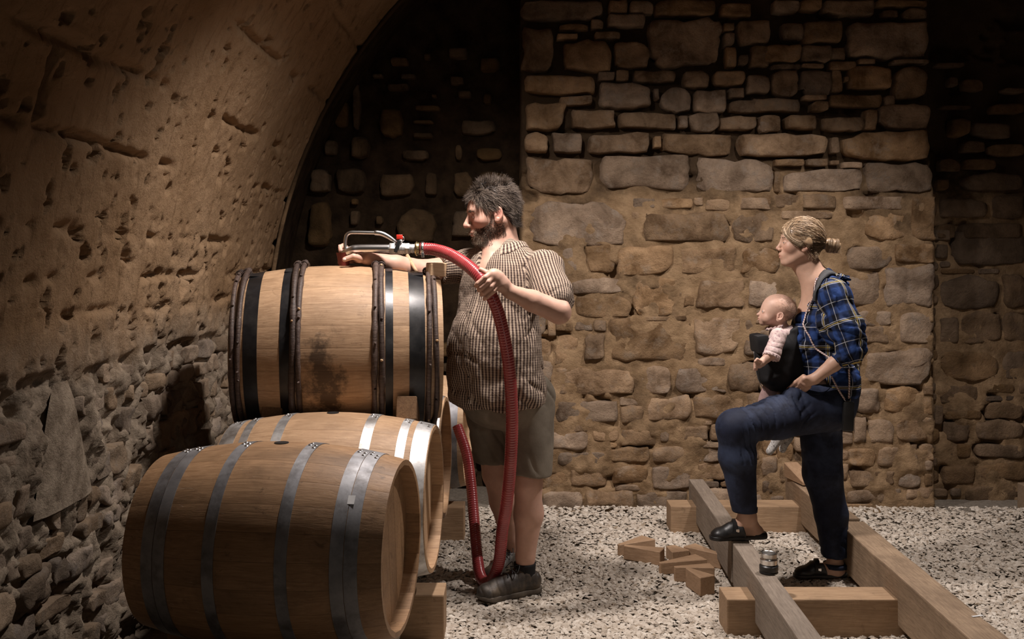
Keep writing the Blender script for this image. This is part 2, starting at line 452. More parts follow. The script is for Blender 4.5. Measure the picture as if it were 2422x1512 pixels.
Z3 = [(20,110,150,225),(160,95,292,225),(318,80,462,238),(465,85,765,243),(768,90,1090,242),(1093,92,1306,238),(240,252,515,336),(543,252,777,443),(248,345,548,457),(813,335,870,402),
(868,262,1130,412),(1134,262,1400,404),(780,300,806,440),(255,475,358,524),(300,528,415,678),(160,545,278,707),(418,466,852,682),(862,450,1115,655),(1120,452,1180,655),
(150,710,578,852),(585,690,755,852),(768,700,1040,848),(1045,680,1200,835),(145,878,487,995),(493,903,607,1000),(622,855,852,983),(858,852,1130,975),(75,1038,330,1130),
(340,1030,490,1090),(490,1028,700,1112),(750,1008,940,1085),(945,1000,1000,1090),(70,1140,160,1232),(165,1138,420,1218),(430,1118,640,1195),(648,1110,870,1200),(880,1118,1020,1192),
(60,1243,230,1335),(235,1225,430,1318),(438,1208,640,1303),(648,1212,850,1333),(880,1198,1060,1290),(80,1340,300,1445),(300,1335,560,1450),(565,1335,840,1445),(850,1330,1100,1445)]
Z4 = [(0,85,242,215),(243,75,459,180),(188,190,463,405),(0,218,185,412),(265,430,468,592),(50,420,237,502),(50,505,225,592),(80,610,465,802),(180,810,400,950),(50,805,172,950),
(40,960,112,1100),(120,968,240,1100),(250,963,470,1095),(380,1100,550,1187),(165,1105,375,1217),(10,1120,152,1217),(10,1240,262,1322),(0,1330,290,1405),(300,1325,560,1405)]
pier = px_rects(Z1, 2.7, 1220, 0, YB) + px_rects(Z2, 2.699, 1780, 0, YB) + px_rects(Z3, 2.16, 1240, 540, YB) + px_rects(Z4, 2.16, 2000, 540, YB)
PX0, PX1 = 0.055, 2.585
pier = [(max(a, PX0), b, min(c, PX1), d) for a, b, c, d in pier]
pier += fill_rects(pier, PX0, 0.0, PX1, 3.3, rs, (0.09, 0.34), (0.05, 0.17), target=95)
wall_back = empty('wall_back', (0, 0, 0)); tag(wall_back, kind='structure')
def back_plane(y):
    return lambda c, v: ((c[0], y, c[1]), np.stack([v[:, 0], -v[:, 2], v[:, 1]], -1))
def wall_backing(name, x0, x1, z0, z1, y, mat, parent, fn, cell=0.0145):
    nx = int((x1 - x0) / cell); nz = int((z1 - z0) / cell)
    X, Z = np.meshgrid(np.linspace(x0, x1, nx), np.linspace(z0, z1, nz), indexing='ij')
    D = fn(X, Z)
    # returns at the two sides so that the wall has thickness
    v = np.stack([X, y - D, Z], -1)
    v[0, :, 1] = y + 1.0; v[-1, :, 1] = y + 1.0
    return obj(name, v.reshape(-1, 3), grid_faces(nx, nz)[:, ::-1], mat, parent)
def mortar_pier(X, Z):
    up = sstep(1.75, 2.3, Z + 0.5 * vnoise(X, Z, 0 * X, 1.3, 5))
    d = 0.008 - 0.080 * up
    low = 1 - sstep(0.3, 0.9, Z)
    d = d + (0.022 + 0.030 * low) * fbm(X, Z, 0 * X, 9, 4, 3) + 0.012 * vnoise(X, Z, 0 * X, 40, 2)
    pits = fbm(X, Z * 1.7, 0 * X, 5, 3, 21)
    return d - 0.06 * sstep(0.26, 0.42, pits)
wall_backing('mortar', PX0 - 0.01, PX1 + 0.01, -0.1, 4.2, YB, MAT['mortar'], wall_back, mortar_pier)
place_stones(pier, back_plane(YB), wall_back, MAT['stone'], rs, depth=0.021, rough=0.022, corner=0.06, dvar=0.45, gap=0.0, sink=0.09)

# --- wall in the left recess, stone and mortar darker than the pier's
YA = 6.75
Z5 = [(335,500,430,700),(435,440,500,715),(280,745,370,855),(425,730,552,870),(580,575,735,755),(760,640,895,683),(758,710,890,762),(695,800,865,882),(988,770,1050,877),(1015,640,1240,742),
(1100,790,1262,882),(200,900,340,1060),(345,898,537,1060),(580,925,785,1077),(823,920,912,1072),(978,920,1105,1077),(1115,920,1300,1077),(425,1065,482,1122),(195,1080,342,1350),(420,1130,492,1232),
(558,1160,622,1232),(680,1118,912,1332),(968,1120,1130,1300),(768,560,932,612),(860,500,912,542),(1030,560,1100,592),(1138,500,1212,577),(820,280,882,332),(850,235,912,262),
(1100,430,1192,462),(540,390,622,432),(690,390,800,440),(620,440,760,500),(960,400,1060,470),(1000,480,1100,540),(640,300,760,370),(950,250,1080,330),(1120,300,1260,400)]
alc = px_rects(Z5, 2.292, 640, 0, YA)
alc += fill_rects(alc + px_rects([(912, 0, 968, 1500)], 2.292, 640, 0, YA), -2.1, 0.0, 0.12, 3.6, rs, (0.14, 0.34), (0.07, 0.16), target=110)
wall_al = empty('wall_back_left', (0, 0, 0)); tag(wall_al, kind='structure')
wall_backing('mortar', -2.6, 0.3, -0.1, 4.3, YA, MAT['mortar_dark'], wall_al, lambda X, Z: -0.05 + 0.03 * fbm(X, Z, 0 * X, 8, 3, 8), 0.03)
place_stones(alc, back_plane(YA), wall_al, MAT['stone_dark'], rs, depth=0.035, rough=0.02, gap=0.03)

# --- recess wall right of the pier
YR = 6.42
def shift_r(lst, s, ox, oy): return px_rects(lst, s, ox, oy, YR)
R1 = [(455,0,540,68),(455,75,527,162),(540,0,930,202),(478,238,787,413),(792,228,930,413),(470,448,577,592),(580,422,800,592),(803,430,930,592),(478,618,792,778),(795,618,930,778),
(700,790,870,850),(880,788,930,852),(470,800,690,900),(500,980,640,1090),(650,975,912,1085),(560,1100,640,1180),(650,1098,930,1178),(480,1205,670,1315),(680,1190,930,1295),(600,1305,890,1405)]
R2 = [(1160,395,1362,432),(1248,488,1312,552),(1338,505,1482,582),(1590,558,1740,602),(1188,668,1402,702),(1518,658,1740,732),(1250,758,1392,882),(1400,778,1662,882),(1328,898,1492,982),
(1500,908,1740,1002),(1168,1138,1262,1222),(1338,1103,1740,1227),(1180,1258,1512,1397),(1514,1238,1740,1400),(1168,1428,1302,1530),(1318,1418,1740,1530),(1180,1010,1330,1100),(1345,1012,1560,1090)]
rec = shift_r(R1, 2.16, 2000, 540) + shift_r(R2, 2.699, 1780, 0)
rec += fill_rects(rec, 2.60, 0.0, 3.9, 3.5, rs, (0.12, 0.34), (0.06, 0.16), target=90)
wall_rr = empty('wall_back_right', (0, 0, 0)); tag(wall_rr, kind='structure')
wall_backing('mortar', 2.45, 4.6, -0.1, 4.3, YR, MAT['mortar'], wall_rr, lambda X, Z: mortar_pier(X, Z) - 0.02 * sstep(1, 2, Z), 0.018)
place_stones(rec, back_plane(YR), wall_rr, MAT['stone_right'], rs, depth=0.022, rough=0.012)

# --- the vault: left wall springing into the arch, axis along y
VR, VCX, VCZ = 3.1, 1.6, 1.03
def vault_pt(s):
    """arc-length s from the floor -> x, z and the inward normal"""
    s = np.asarray(s, float)
    th = np.clip((s - VCZ) / VR, 0, None)
    x = np.where(s < VCZ, VCX - VR, VCX - VR * np.cos(th)); z = np.where(s < VCZ, s, VCZ + VR * np.sin(th))
    nx = np.where(s < VCZ, 1.0, np.cos(th)); nz = np.where(s < VCZ, 0.0, -np.sin(th))
    return x, z, nx, nz
ys = np.linspace(2.3, YB, 310); ss = np.linspace(-0.1, 4.4, 380)
Yg, Sg = np.meshgrid(ys, ss, indexing='ij')
x, z, nx, nz = vault_pt(Sg)
D = 0.020 * fbm(Yg, Sg, 0 * Yg, 1.2, 3, 1) + 0.009 * fbm(Yg, Sg, 0 * Yg, 12, 4, 2)
# pitted course joints, broken by noise
for k, (s0, wk) in enumerate([(1.34, .5), (1.46, .8), (1.63, 1.0), (1.93, 1.25), (2.19, 1.1), (2.56, .8), (2.95, .7), (3.40, .6), (3.85, .6)]):
    line = s0 + 0.035 * fbm(Yg, 0 * Yg + k, 0 * Yg, 1.5, 3, 5 + k)
    near = np.exp(-((Sg - line) / (0.010 + 0.02 * np.clip(vnoise(Yg, 0 * Yg + k, 0 * Yg, 16, 9) + 0.3, 0, 1))) ** 2)
    strength = sstep(-0.08, 0.25, fbm(Yg, Sg * 0.4 + k * 3, 0 * Yg, 5.0, 4, 30 + k))
    D = D - 0.038 * near * strength * wk
D = D - 0.05 * np.exp(-((Yg - 2.86 + 0.06 * (Sg - 2.0)) / 0.016) ** 2) * sstep(1.90, 1.96, Sg) * (1 - sstep(2.14, 2.19, Sg))
D = D + 0.006 * fbm(Yg, Sg, 0 * Yg, 40, 2, 72)
pit = fbm(Yg * 1.2, Sg * 1.1, 0 * Yg, 13, 4, 70)
D = D - 0.034 * sstep(0.40, 0.47, pit + 0.10 * (1 - sstep(1.6, 2.6, Sg)))
pit2 = fbm(Yg, Sg, 0 * Yg, 26, 2, 71)
D = D - 0.016 * sstep(0.44, 0.52, pit2 + 0.08 * (1 - sstep(1.5, 2.4, Sg)))
edge_line = 1.16 + 0.05 * fbm(Yg, 0 * Yg, 0 * Yg, 3, 4, 81)
lowz = 1 - sstep(-0.02, 0.02, Sg - edge_line)
D = D * (1 - 0.5 * lowz) + lowz * (-0.020 + 0.075 * fbm(Yg, Sg, 0 * Yg, 10, 5, 90, 0.6))
v = np.stack([x + nx * D, Yg, z + nz * D], -1)
# two materials by zone: plaster above, rubble core below
wall_left = empty('wall_left', (0, 0, 0)); tag(wall_left, kind='structure')
m, nt, b = newmat('stained_vault_plaster')
vv = vec_rand(nt, (1, 1, 1), 'Object', False)
n1 = noise(nt, vv, 1.6, 8, 0.62, 0.3)
c = ramp(nt, n1, [(0.30, (0.27, 0.165, 0.085)), (0.62, (0.40, 0.265, 0.155))]).outputs[0]
vs = vec_rand(nt, (4, 9, 1.2), 'Object', False)
n2 = noise(nt, vs, 2.4, 7, 0.7)
c = mixc(nt, ramp(nt, n2, [(0.54, (0, 0, 0)), (0.74, (0.75, 0.75, 0.75))]).outputs[0], c, (0.115, 0.062, 0.026))
n4 = noise(nt, vv, 30, 6, 0.75)
c = mixc(nt, ramp(nt, n4, [(0.62, (0, 0, 0)), (0.76, (0.8, 0.8, 0.8))]).outputs[0], c, (0.06, 0.036, 0.018))
# a crumbling grey-white band over the rubble
sep = N(nt, 'ShaderNodeSeparateXYZ'); tcn = N(nt, 'ShaderNodeTexCoord'); nt.links.new(tcn.outputs['Object'], sep.inputs[0])
zz = math_(nt, 'ADD', sep.outputs['Z'], math_(nt, 'MULTIPLY', noise(nt, vv, 3.5, 6, 0.7), 0.35))
c = mixc(nt, ramp(nt, zz, [(0.0, (1, 1, 1)), (1.0, (1, 1, 1))]).outputs[0], c, c)
mr = N(nt, 'ShaderNodeMapRange'); mr.inputs[1].default_value = 1.52; mr.inputs[2].default_value = 1.28
nt.links.new(zz, mr.inputs[0])
grey = ramp(nt, noise(nt, vv, 9, 8, 0.7), [(0.35, (0.13, 0.095, 0.065)), (0.6, (0.36, 0.29, 0.215))]).outputs[0]
c = mixc(nt, mr.outputs[0], c, grey)
nt.links.new(c, b.inputs['Base Color']); b.inputs['Roughness'].default_value = 0.95; b.inputs['Specular IOR Level'].default_value = 0.15
bump(nt, b, math_(nt, 'ADD', noise(nt, vv, 22, 10, 0.72), math_(nt, 'MULTIPLY', noise(nt, vv, 90, 5, 0.7), 0.4)), 0.85, 0.018)
MAT['vault'] = m
ns = len(ss)
fac = grid_faces(len(ys), ns)
lo = (fac[:, 0] % ns) < 120
obj('render_coat', v.reshape(-1, 3), fac, MAT['vault'], wall_left)
# rubble stones of the lower left wall, each its own piece
rub = []
zc = 0.02
while zc < 1.12:
    hh = rs.uniform(0.075, 0.15); yc = 2.35
    while yc < 6.0:
        ww = rs.uniform(0.08, 0.27)
        if rs.rand() < 0.80:
            rub.append((yc + rs.uniform(-.01, .01), zc + rs.uniform(-.015, .015), yc + ww, min(zc + hh * rs.uniform(0.75, 1.08), 1.15)))
        yc += ww + 0.006
    zc += hh
def left_plane(c, v):
    return ((VCX - VR - 0.015, c[0], c[1]), np.stack([v[:, 2], -v[:, 0], v[:, 1]], -1))
rub = [r for r in rub if not (3.1 < (r[0] + r[2]) / 2 < 3.5 and 0.72 < (r[1] + r[3]) / 2 < 1.12)][:285]
place_stones(rub, left_plane, wall_left, MAT['stone_grey'], rs, depth=0.012, rough=0.022, corner=0.16, dvar=0.8, gap=0.004, sink=0.08, jag=0.3)
# smooth bell-shaped patch of render in the rubble
pv = []
for i, t in enumerate(np.linspace(0, 1, 14)):
    wdt = 0.05 + 0.17 * t ** 0.8
    for j, s in enumerate(np.linspace(-1, 1, 9)):
        pv.append((VCX - VR + 0.022 * (1 - s ** 4) * min(1, 4 * t + .3) - 0.01, 3.33 + s * wdt + 0.03 * t, 1.12 - 0.42 * t))
obj('render_patch', pv, grid_faces(14, 9), MAT['vault'], wall_left)
# coarse continuation towards the camera and the rest of the vault
ys2 = np.linspace(-1.5, 2.32, 20); ss2 = np.linspace(-0.1, 4.4, 40)
Yg2, Sg2 = np.meshgrid(ys2, ss2, indexing='ij'); x, z, nx, nz = vault_pt(Sg2)
obj('render_coat', np.stack([x - 0.01, Yg2, z], -1).reshape(-1, 3), grid_faces(20, 40), MAT['vault'], wall_left)
ys3 = np.linspace(-1.5, YB, 30); ss3 = np.linspace(4.38, VCZ + VR * math.pi, 60)
Yg3, Sg3 = np.meshgrid(ys3, ss3, indexing='ij'); x, z, nx, nz = vault_pt(Sg3)
ceil = obj('ceiling', np.stack([x, Yg3, z], -1).reshape(-1, 3), grid_faces(30, 60), MAT['vault']); tag(ceil, kind='structure')
wr_ = obj('wall_right', [(4.7, -1.5, -.1), (4.7, 6.6, -.1), (4.7, 6.6, 1.04), (4.7, -1.5, 1.04)], [(0, 1, 2, 3)], MAT['vault']); tag(wr_, kind='structure')
# raised edge of the vault where it meets the end wall
ts = np.linspace(0.3, 4.6, 90); x, z, nx, nz = vault_pt(ts)
v_, f_ = tube(np.stack([x + nx * 0.012, 0 * x + YB - 0.02, z + nz * 0.012], -1), 0.013 + 0.004 * vnoise(ts, 0, 0, 9), 8)
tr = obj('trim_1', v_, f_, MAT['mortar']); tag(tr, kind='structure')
# the vault's end face, behind the raised edge
x, z, nx, nz = vault_pt(ts)
ev = np.concatenate([np.stack([x, 0 * x + YB, z], -1), np.stack([x - nx * 0.05, 0 * x + YA + .1, z - nz * 0.05], -1)])
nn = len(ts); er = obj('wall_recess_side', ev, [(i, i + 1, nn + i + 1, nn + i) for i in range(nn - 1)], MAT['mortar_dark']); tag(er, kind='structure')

# --- floor and gravel
fl = obj('floor', [(-1.7, -1.6, -0.012), (4.8, -1.6, -0.012), (4.8, 7.2, -0.012), (-1.7, 7.2, -0.012)], [(0, 1, 2, 3)], MAT['gravel_bed']); tag(fl, kind='structure')
m, nt, b = newmat('limestone_chippings')
at = N(nt, 'ShaderNodeAttribute', attribute_name='tone')
c = ramp(nt, at.outputs['Fac'], [(0.0, (0.30, 0.235, 0.17)), (0.15, (0.42, 0.355, 0.285)), (0.6, (0.53, 0.465, 0.39)), (1.0, (0.66, 0.60, 0.52))]).outputs[0]
nt.links.new(c, b.inputs['Base Color']); b.inputs['Roughness'].default_value = 0.9
def gravel(n, x0, x1, y0, y1, rs, size):
    base = np.array([[-1, -.6, -.5], [.1, -1, -.4], [1, -.3, -.5], [.7, .8, -.4], [-.5, .9, -.5], [-.6, -.3, .5], [.5, -.4, .6], [.0, .55, .5]])
    faces = np.array([[0, 1, 6], [0, 6, 5], [1, 2, 6], [2, 3, 6], [3, 7, 6], [3, 4, 7], [4, 5, 7], [4, 0, 5], [5, 6, 7]])
    u = rs.rand(n)
    y = 1 / (1 / y0 + (1 / y1 - 1 / y0) * u ** 0.85)     # thins out with distance from the camera side
    x = rs.uniform(x0, x1, n)
    s = size * rs.uniform(0.55, 1.35, n)
    az = rs.uniform(0, 2 * math.pi, n); tx = rs.normal(0, .24, n); ty = rs.normal(0, .24, n)
    V = base[None] * (1 + 0.25 * rs.randn(n, 8, 3)) * s[:, None, None] * np.array([1.0, 0.72, 0.34])
    V[..., 2] += V[..., 0] * tx[:, None] + V[..., 1] * ty[:, None]
    ca, sa = np.cos(az)[:, None], np.sin(az)[:, None]
    X = V[..., 0] * ca - V[..., 1] * sa; Y = V[..., 0] * sa + V[..., 1] * ca
    hgt = 0.012 * fbm(x, y, 0 * x, 2.0, 3, 60) + 0.012 + 0.03 * sstep(5.6, 6.1, y)
    V = np.stack([X + x[:, None], Y + y[:, None], V[..., 2] + hgt[:, None] - 0.004 + rs.uniform(-0.004, .004, n)[:, None]], -1)
    Fc = (faces[None] + (np.arange(n) * 8)[:, None, None]).reshape(-1, 3)
    tone = np.repeat(np.clip(rs.normal(0.5, 0.24, n), 0, 1), 8)
    return V.reshape(-1, 3), Fc, tone
gv, gf, gt = gravel(88000, -0.75, 3.6, 2.75, 6.04, rs, 0.0150)
gr = obj('gravel', gv, gf, m, smooth=False)
gr.data.attributes.new('tone', 'FLOAT', 'POINT').data.foreach_set('value', gt.astype(np.float32))
tag(gr, 'pale limestone chippings covering the cellar floor', 'gravel', kind='stuff')
# ------------------------------------------------------------------ barrels
def barrel(name, loc, yaw, L, rh, rb, oakmat, label, hoops, roll=0.0, rods=(), nst=24, group='barrels stacked along the left wall', headmat=None, bung=True):
    """hoops: (x, width, material, thickness); rods: x positions of willow rods"""
    root = empty(name, loc, (0, 0, yaw)); tag(root, label, 'barrel', group)
    rng = np.random.RandomState(int(abs(loc[1]) * 1000) % 9973)
    R = lambda x: rh + (rb - rh) * (1 - (np.asarray(x) / (L / 2)) ** 2)
    nx_ = 15; xs = np.linspace(-L / 2, L / 2, nx_); th = 0.026
    da = 2 * math.pi / nst; gap = 0.0007 / rb
    prof = np.array([-0.5 + 0.012, -0.40, -0.2, 0.0, 0.2, 0.40, 0.5 - 0.012]) * (da - gap)
    prof[0] = -(da - gap) / 2; prof[-1] = (da - gap) / 2
    V = []
    for i, x_ in enumerate(xs):
        r = float(R(x_))
        ring = []
        for j, a in enumerate(prof):
            rr = r - (0.0005 if j in (0, len(prof) - 1) else 0)
            ring.append((x_, rr * math.sin(a), rr * math.cos(a)))
        end = abs(i - (nx_ - 1) / 2) / ((nx_ - 1) / 2)
        tt = th * (0.62 if end > 0.99 else 1)
        ring.append((x_, (r - tt) * math.sin(prof[-1]), (r - tt) * math.cos(prof[-1])))
        ring.append((x_, (r - tt) * math.sin(prof[0]), (r - tt) * math.cos(prof[0])))
        V += ring
    k = len(prof) + 2
    Fc = [tuple(q) for q in grid_faces(nx_, k, False, True)] + [tuple(range(k)), tuple((nx_ - 1) * k + i for i in range(k))[::-1]]
    me = mesh_np('stave', V, Fc, True); me.materials.append(oakmat)
    me.polygons.foreach_set('use_smooth', [True] * len(me.polygons))
    for s in range(nst):
        o = link('stave', me, root); o.rotation_euler = (roll + s * da, 0, 0)
    # heads: boards across, set in from the chime
    hm = headmat or oakmat
    hr = float(R(L / 2 - 0.05)) - th + 0.004
    edges_ = np.cumsum(np.r_[0, rng.uniform(0.8, 1.2, 7)]); edges_ = edges_ / edges_[-1] * 2 * hr - hr
    for sx in (-1, 1):
        tilt = rng.uniform(-0.5, 0.5)
        for q in range(7):
            y0, y1 = edges_[q] + 0.0012, edges_[q + 1] - 0.0012
            yy = np.linspace(y0, y1, 5); hz = np.sqrt(np.maximum(hr ** 2 - yy ** 2, 1e-6))
            xo = sx * (L / 2 - 0.050); xi = sx * (L / 2 - 0.068)
            vv_ = [(xo, a, h) for a, h in zip(yy, hz)] + [(xo, a, -h) for a, h in zip(yy[::-1], hz[::-1])]
            vv_ += [(xi, a, b_) for _, a, b_ in vv_]
            m_ = 10
            ff = [tuple(range(m_)), tuple(range(m_, 2 * m_))[::-1]] + [(i, m_ + i, m_ + (i + 1) % m_, (i + 1) % m_) for i in range(m_)]
            o = obj('head_board', vv_, ff, hm, root, smooth=False); o.rotation_euler = (math.pi / 2 * 0 + tilt, 0, 0)
    # metal hoops
    for (hx, hw, hm_, ht) in hoops:
        xx = np.linspace(hx - hw / 2, hx + hw / 2, 5)
        pr = [(float(R(a)) + 0.0004, a) for a in xx] ; po = [(float(R(a)) + ht, a) for a in xx[::-1]]
        v_, f_ = lathe(pr + po + [pr[0]], 64, 'x')
        h = obj('hoop', v_, f_, hm_, root)
        if hm_ is not MAT['black_hoop']:
            for dx in (-0.26, 0.26):
                for da_ in (0.0, 0.075):
                    a = -roll * 0 + 0.06 + da_ * (1 if dx > 0 else -1)
                    r = float(R(hx + dx * hw)) + ht
                    v_, f_ = lathe([(0.0001, 0.0035), (0.004, 0.0028), (0.0062, 0.0)], 8)
                    rv = obj('rivet', v_, f_, MAT['rivet'], h)
                    rv.location = (hx + dx * hw, -r * math.sin(a), r * math.cos(a)); rv.rotation_euler = (a, 0, 0)
        else:
            # lapped seam where the band closes
            v_, f_ = box(hx, 0, 0, hw, 0.05, 0.003, 0.0008)
            sm = obj('seam', v_, f_, hm_, h, smooth=False); r = float(R(hx)) + ht
            a = 0.25; sm.rotation_euler = (a, 0, 0); sm.location = (0, -r * math.sin(a), r * math.cos(a))
    # bark-covered willow rods, lapped and bound on top
    for kx, hx in enumerate(rods):
        n_ = 90; a = np.linspace(-0.10, 2 * math.pi + 0.10, n_); s_ = hx * 77 + kx * 13
        rr = float(R(hx)) + 0.011 + 0.002 * np.sin(a * 3 + s_) + np.where(a < 0.2, 0.010 * (0.2 - a) / 0.3, 0)
        xx = hx + 0.0035 * np.sin(2 * a + s_) + 0.004 * vnoise(a * 1.5, s_, 0, 1)
        off = rng.uniform(-0.3, 0.3) * 0 + 0.05
        pts = np.stack([xx, -rr * np.sin(a + off), rr * np.cos(a + off)], -1)
        rad = 0.0115 + 0.004 * vnoise(a * 4, s_, 1, 1) + 0.0025 * (vnoise(a * 14, s_, 2, 1) > 0.30)
        v_, f_ = tube(pts, rad, 8)
        rod = obj('willow_rod', v_, f_, MAT['willow'], root)
        for b0 in (0.0, 0.10):
            aa = off + b0; r0 = float(R(hx)) + 0.014
            t_ = np.linspace(0, 2 * math.pi * 3, 40)
            ax = np.stack([hx + 0.0165 * np.cos(t_), (-r0 * math.sin(aa) + 0.006 * (t_ / 18 - .5)) + 0 * t_, r0 * math.cos(aa) + 0.0155 * np.sin(t_)], -1)
            v_, f_ = tube(ax, 0.0028, 5)
            obj('binding', v_, f_, MAT['willow'], rod)
        for _ in range(4):      # knots and stubs
            aa = rng.uniform(0.2, 2.6); r0 = float(R(hx)) + 0.020
            v_, f_ = tube([(hx, -r0 * math.sin(aa), r0 * math.cos(aa)), (hx + rng.uniform(-.006, .006), -(r0 + 0.009) * math.sin(aa), (r0 + 0.009) * math.cos(aa))], [0.0065, 0.003], 6)
            obj('knot', v_, f_, MAT['bark_in'] if rng.rand() < 0.12 else MAT['willow'], rod)
    if bung:
        v_, f_ = lathe([(0.0001, 0.006), (0.024, 0.006), (0.028, -0.012)], 20)
        o = obj('bung_hole', v_, f_, MAT['black_plastic'], root); o.location = (0, 0, rb - 0.004)
    return root

# oak with the wine stain on the top barrel's flank
m = M_wood('stained_oak', (0.33, 0.20, 0.11), (0.50, 0.33, 0.195), (0.10, 0.055, 0.028), 0.55, 0.08, stain=0.45, scratch=0.30); nt = m.node_tree; b = nt.nodes['Principled BSDF']
src = b.inputs['Base Color'].links[0].from_socket
gp = N(nt, 'ShaderNodeNewGeometry'); mp = N(nt, 'ShaderNodeMapping'); mp.vector_type = 'POINT'
mp.inputs['Location'].default_value = (0.785 / 0.09, 0, -1.02 / 0.22); mp.inputs['Scale'].default_value = (1 / 0.09, 0.0, 1 / 0.22)
nt.links.new(gp.outputs['Position'], mp.inputs['Vector'])
ln = N(nt, 'ShaderNodeVectorMath', operation='LENGTH'); nt.links.new(mp.outputs[0], ln.inputs[0])
nz_ = noise(nt, gp.outputs['Position'], 14, 6, 0.7)
k_ = math_(nt, 'SUBTRACT', math_(nt, 'ADD', 1.0, math_(nt, 'MULTIPLY', math_(nt, 'SUBTRACT', nz_, 0.5), 3.2)), ln.outputs['Value'])
f_ = ramp(nt, k_, [(0.0, (0, 0, 0)), (0.6, (0.85, 0.85, 0.85))]).outputs[0]
nt.links.new(mixc(nt, f_, src, (0.045, 0.028, 0.018)), b.inputs['Base Color']); MAT['oak_stained'] = m
ZD, ZN, BK = MAT['zinc_dull'], MAT['zinc'], MAT['black_hoop']
def sym(lst): return [(s * a, w, m_, t) for (a, w, m_, t) in lst for s in (-1, 1)]
b1 = barrel('oak_barrel', (-0.772, 3.335, 0.580), math.radians(-7.0), 0.828, 0.282, 0.334, MAT['oak_old'],
            'large worn oak barrel in front with dull grey hoops and a small white sticker',
            sym([(0.115, 0.038, ZD, 0.0022), (0.282, 0.040, ZD, 0.0022), (0.324, 0.040, ZD, 0.0024)]), roll=0.03)
st_v, st_f = box(0, 0, 0, 0.024, 0.030, 0.0006)
stk = obj('sticker', st_v, st_f, MAT['paper'], b1, smooth=False); stk['label'] = 'small white paper sticker'
a_ = math.radians(48); r_ = 0.282 + (0.334 - 0.282) * (1 - (0.306 / 0.414) ** 2) + 0.0034
stk.location = (0.306, -r_ * math.sin(a_), r_ * math.cos(a_)); stk.rotation_euler = (a_, 0, 0)
b2 = barrel('oak_barrel', (-0.724, 4.025, 0.572), math.radians(-3.5), 0.827, 0.288, 0.338, MAT['oak'],
            'pale oak barrel with bright galvanised hoops lying right behind the front one',
            sym([(0.175, 0.040, ZN, 0.0022), (0.310, 0.034, ZN, 0.0022), (0.380, 0.060, ZN, 0.0024)]), roll=0.10, headmat=MAT['oak_pale'])
b3 = barrel('oak_barrel', (-0.735, 4.86, 0.572), math.radians(-2), 0.827, 0.288, 0.338, MAT['oak'],
            'oak barrel with a bright rim third in the bottom row, mostly hidden', sym([(0.17, 0.04, ZN, 0.0022), (0.375, 0.06, ZN, 0.0024)]), roll=0.02, headmat=MAT['oak_pale'])
b4 = barrel('oak_barrel', (-0.66, 5.56, 0.572), math.radians(-3), 0.827, 0.288, 0.338, MAT['oak_pale'],
            'light oak barrel end seen last in the bottom row beside the hose', sym([(0.17, 0.04, ZD, 0.0022), (0.36, 0.05, ZD, 0.0024)]), roll=0.06, headmat=MAT['oak_pale'])
up = barrel('oak_barrel', (-0.768, 4.452, 1.136), math.radians(7.5), 0.885, 0.318, 0.368, MAT['oak_stained'],
            'oak barrel on top of the stack bound with black hoops and dark willow rods',
            [(-0.353, 0.058, BK, 0.002), (-0.213, 0.040, BK, 0.002), (0.215, 0.032, BK, 0.002), (0.332, 0.066, BK, 0.002)],
            rods=(-0.430, -0.400, -0.182, -0.154, 0.156, 0.182, 0.384, 0.412), roll=0.05)
# timber cradle below the barrels
def beam(name, x0, y0, z0, x1, y1, z1, mat, label, group=None, bev=0.006, rz=0.0, wane=0.0, cat='beam'):
    cx, cy, cz = (x0 + x1) / 2, (y0 + y1) / 2, (z0 + z1) / 2
    sx, sy, sz = abs(x1 - x0), abs(y1 - y0), abs(z1 - z0)
    v, f = box(0, 0, 0, sx, sy, sz, bev)
    if sy > sx:          # local x along the grain
        v = v[:, [1, 0, 2]] * np.array([1, -1, 1])
        rot = rz + math.pi / 2
    else: rot = rz
    import bmesh
    o = obj(name, v, f, mat, None, smooth=False)
    if wane > 0:
        bm = bmesh.new(); bm.from_mesh(o.data)
        longe = [e for e in bm.edges if abs(e.verts[0].co.x - e.verts[1].co.x) > 0.3 * max(sx, sy)]
        bmesh.ops.subdivide_edges(bm, edges=longe, cuts=22)
        bm.to_mesh(o.data); bm.free()
        for w in o.data.vertices:
            n1 = vnoise(w.co.x * 5, w.co.y * 3, w.co.z * 3, 1.0, 4)
            w.co.y += wane * float(n1) * (1 if w.co.z > 0 else .4); w.co.z += wane * 0.5 * float(vnoise(w.co.x * 4 + 9, w.co.y * 3, 0, 1.0, 6))
    o.location = (cx, cy, cz); o.rotation_euler = (0, 0, rot)
    tag(o, label, cat, group)
    return o
G1 = 'timber cradle under the barrels'
beam('cross_timber', -1.38, 3.98, 0.0, -0.272, 4.14, 0.188, MAT['crossbeam'], 'square cross timber under the barrels, end beside the front barrel', G1)
beam('cross_timber', -1.38, 5.40, 0.0, -0.26, 5.55, 0.188, MAT['crossbeam'], 'rear cross timber under the last barrel of the row', G1)
beam('timber_rail', -0.53, 2.9, 0.04, -0.44, 6.0, 0.232, MAT['beam_grey'], 'long rail under the right ends of the barrels', G1)
beam('timber_rail', -1.09, 2.9, 0.04, -1.00, 6.0, 0.232, MAT['beam_grey'], 'long rail under the left ends of the barrels, by the wall', G1)

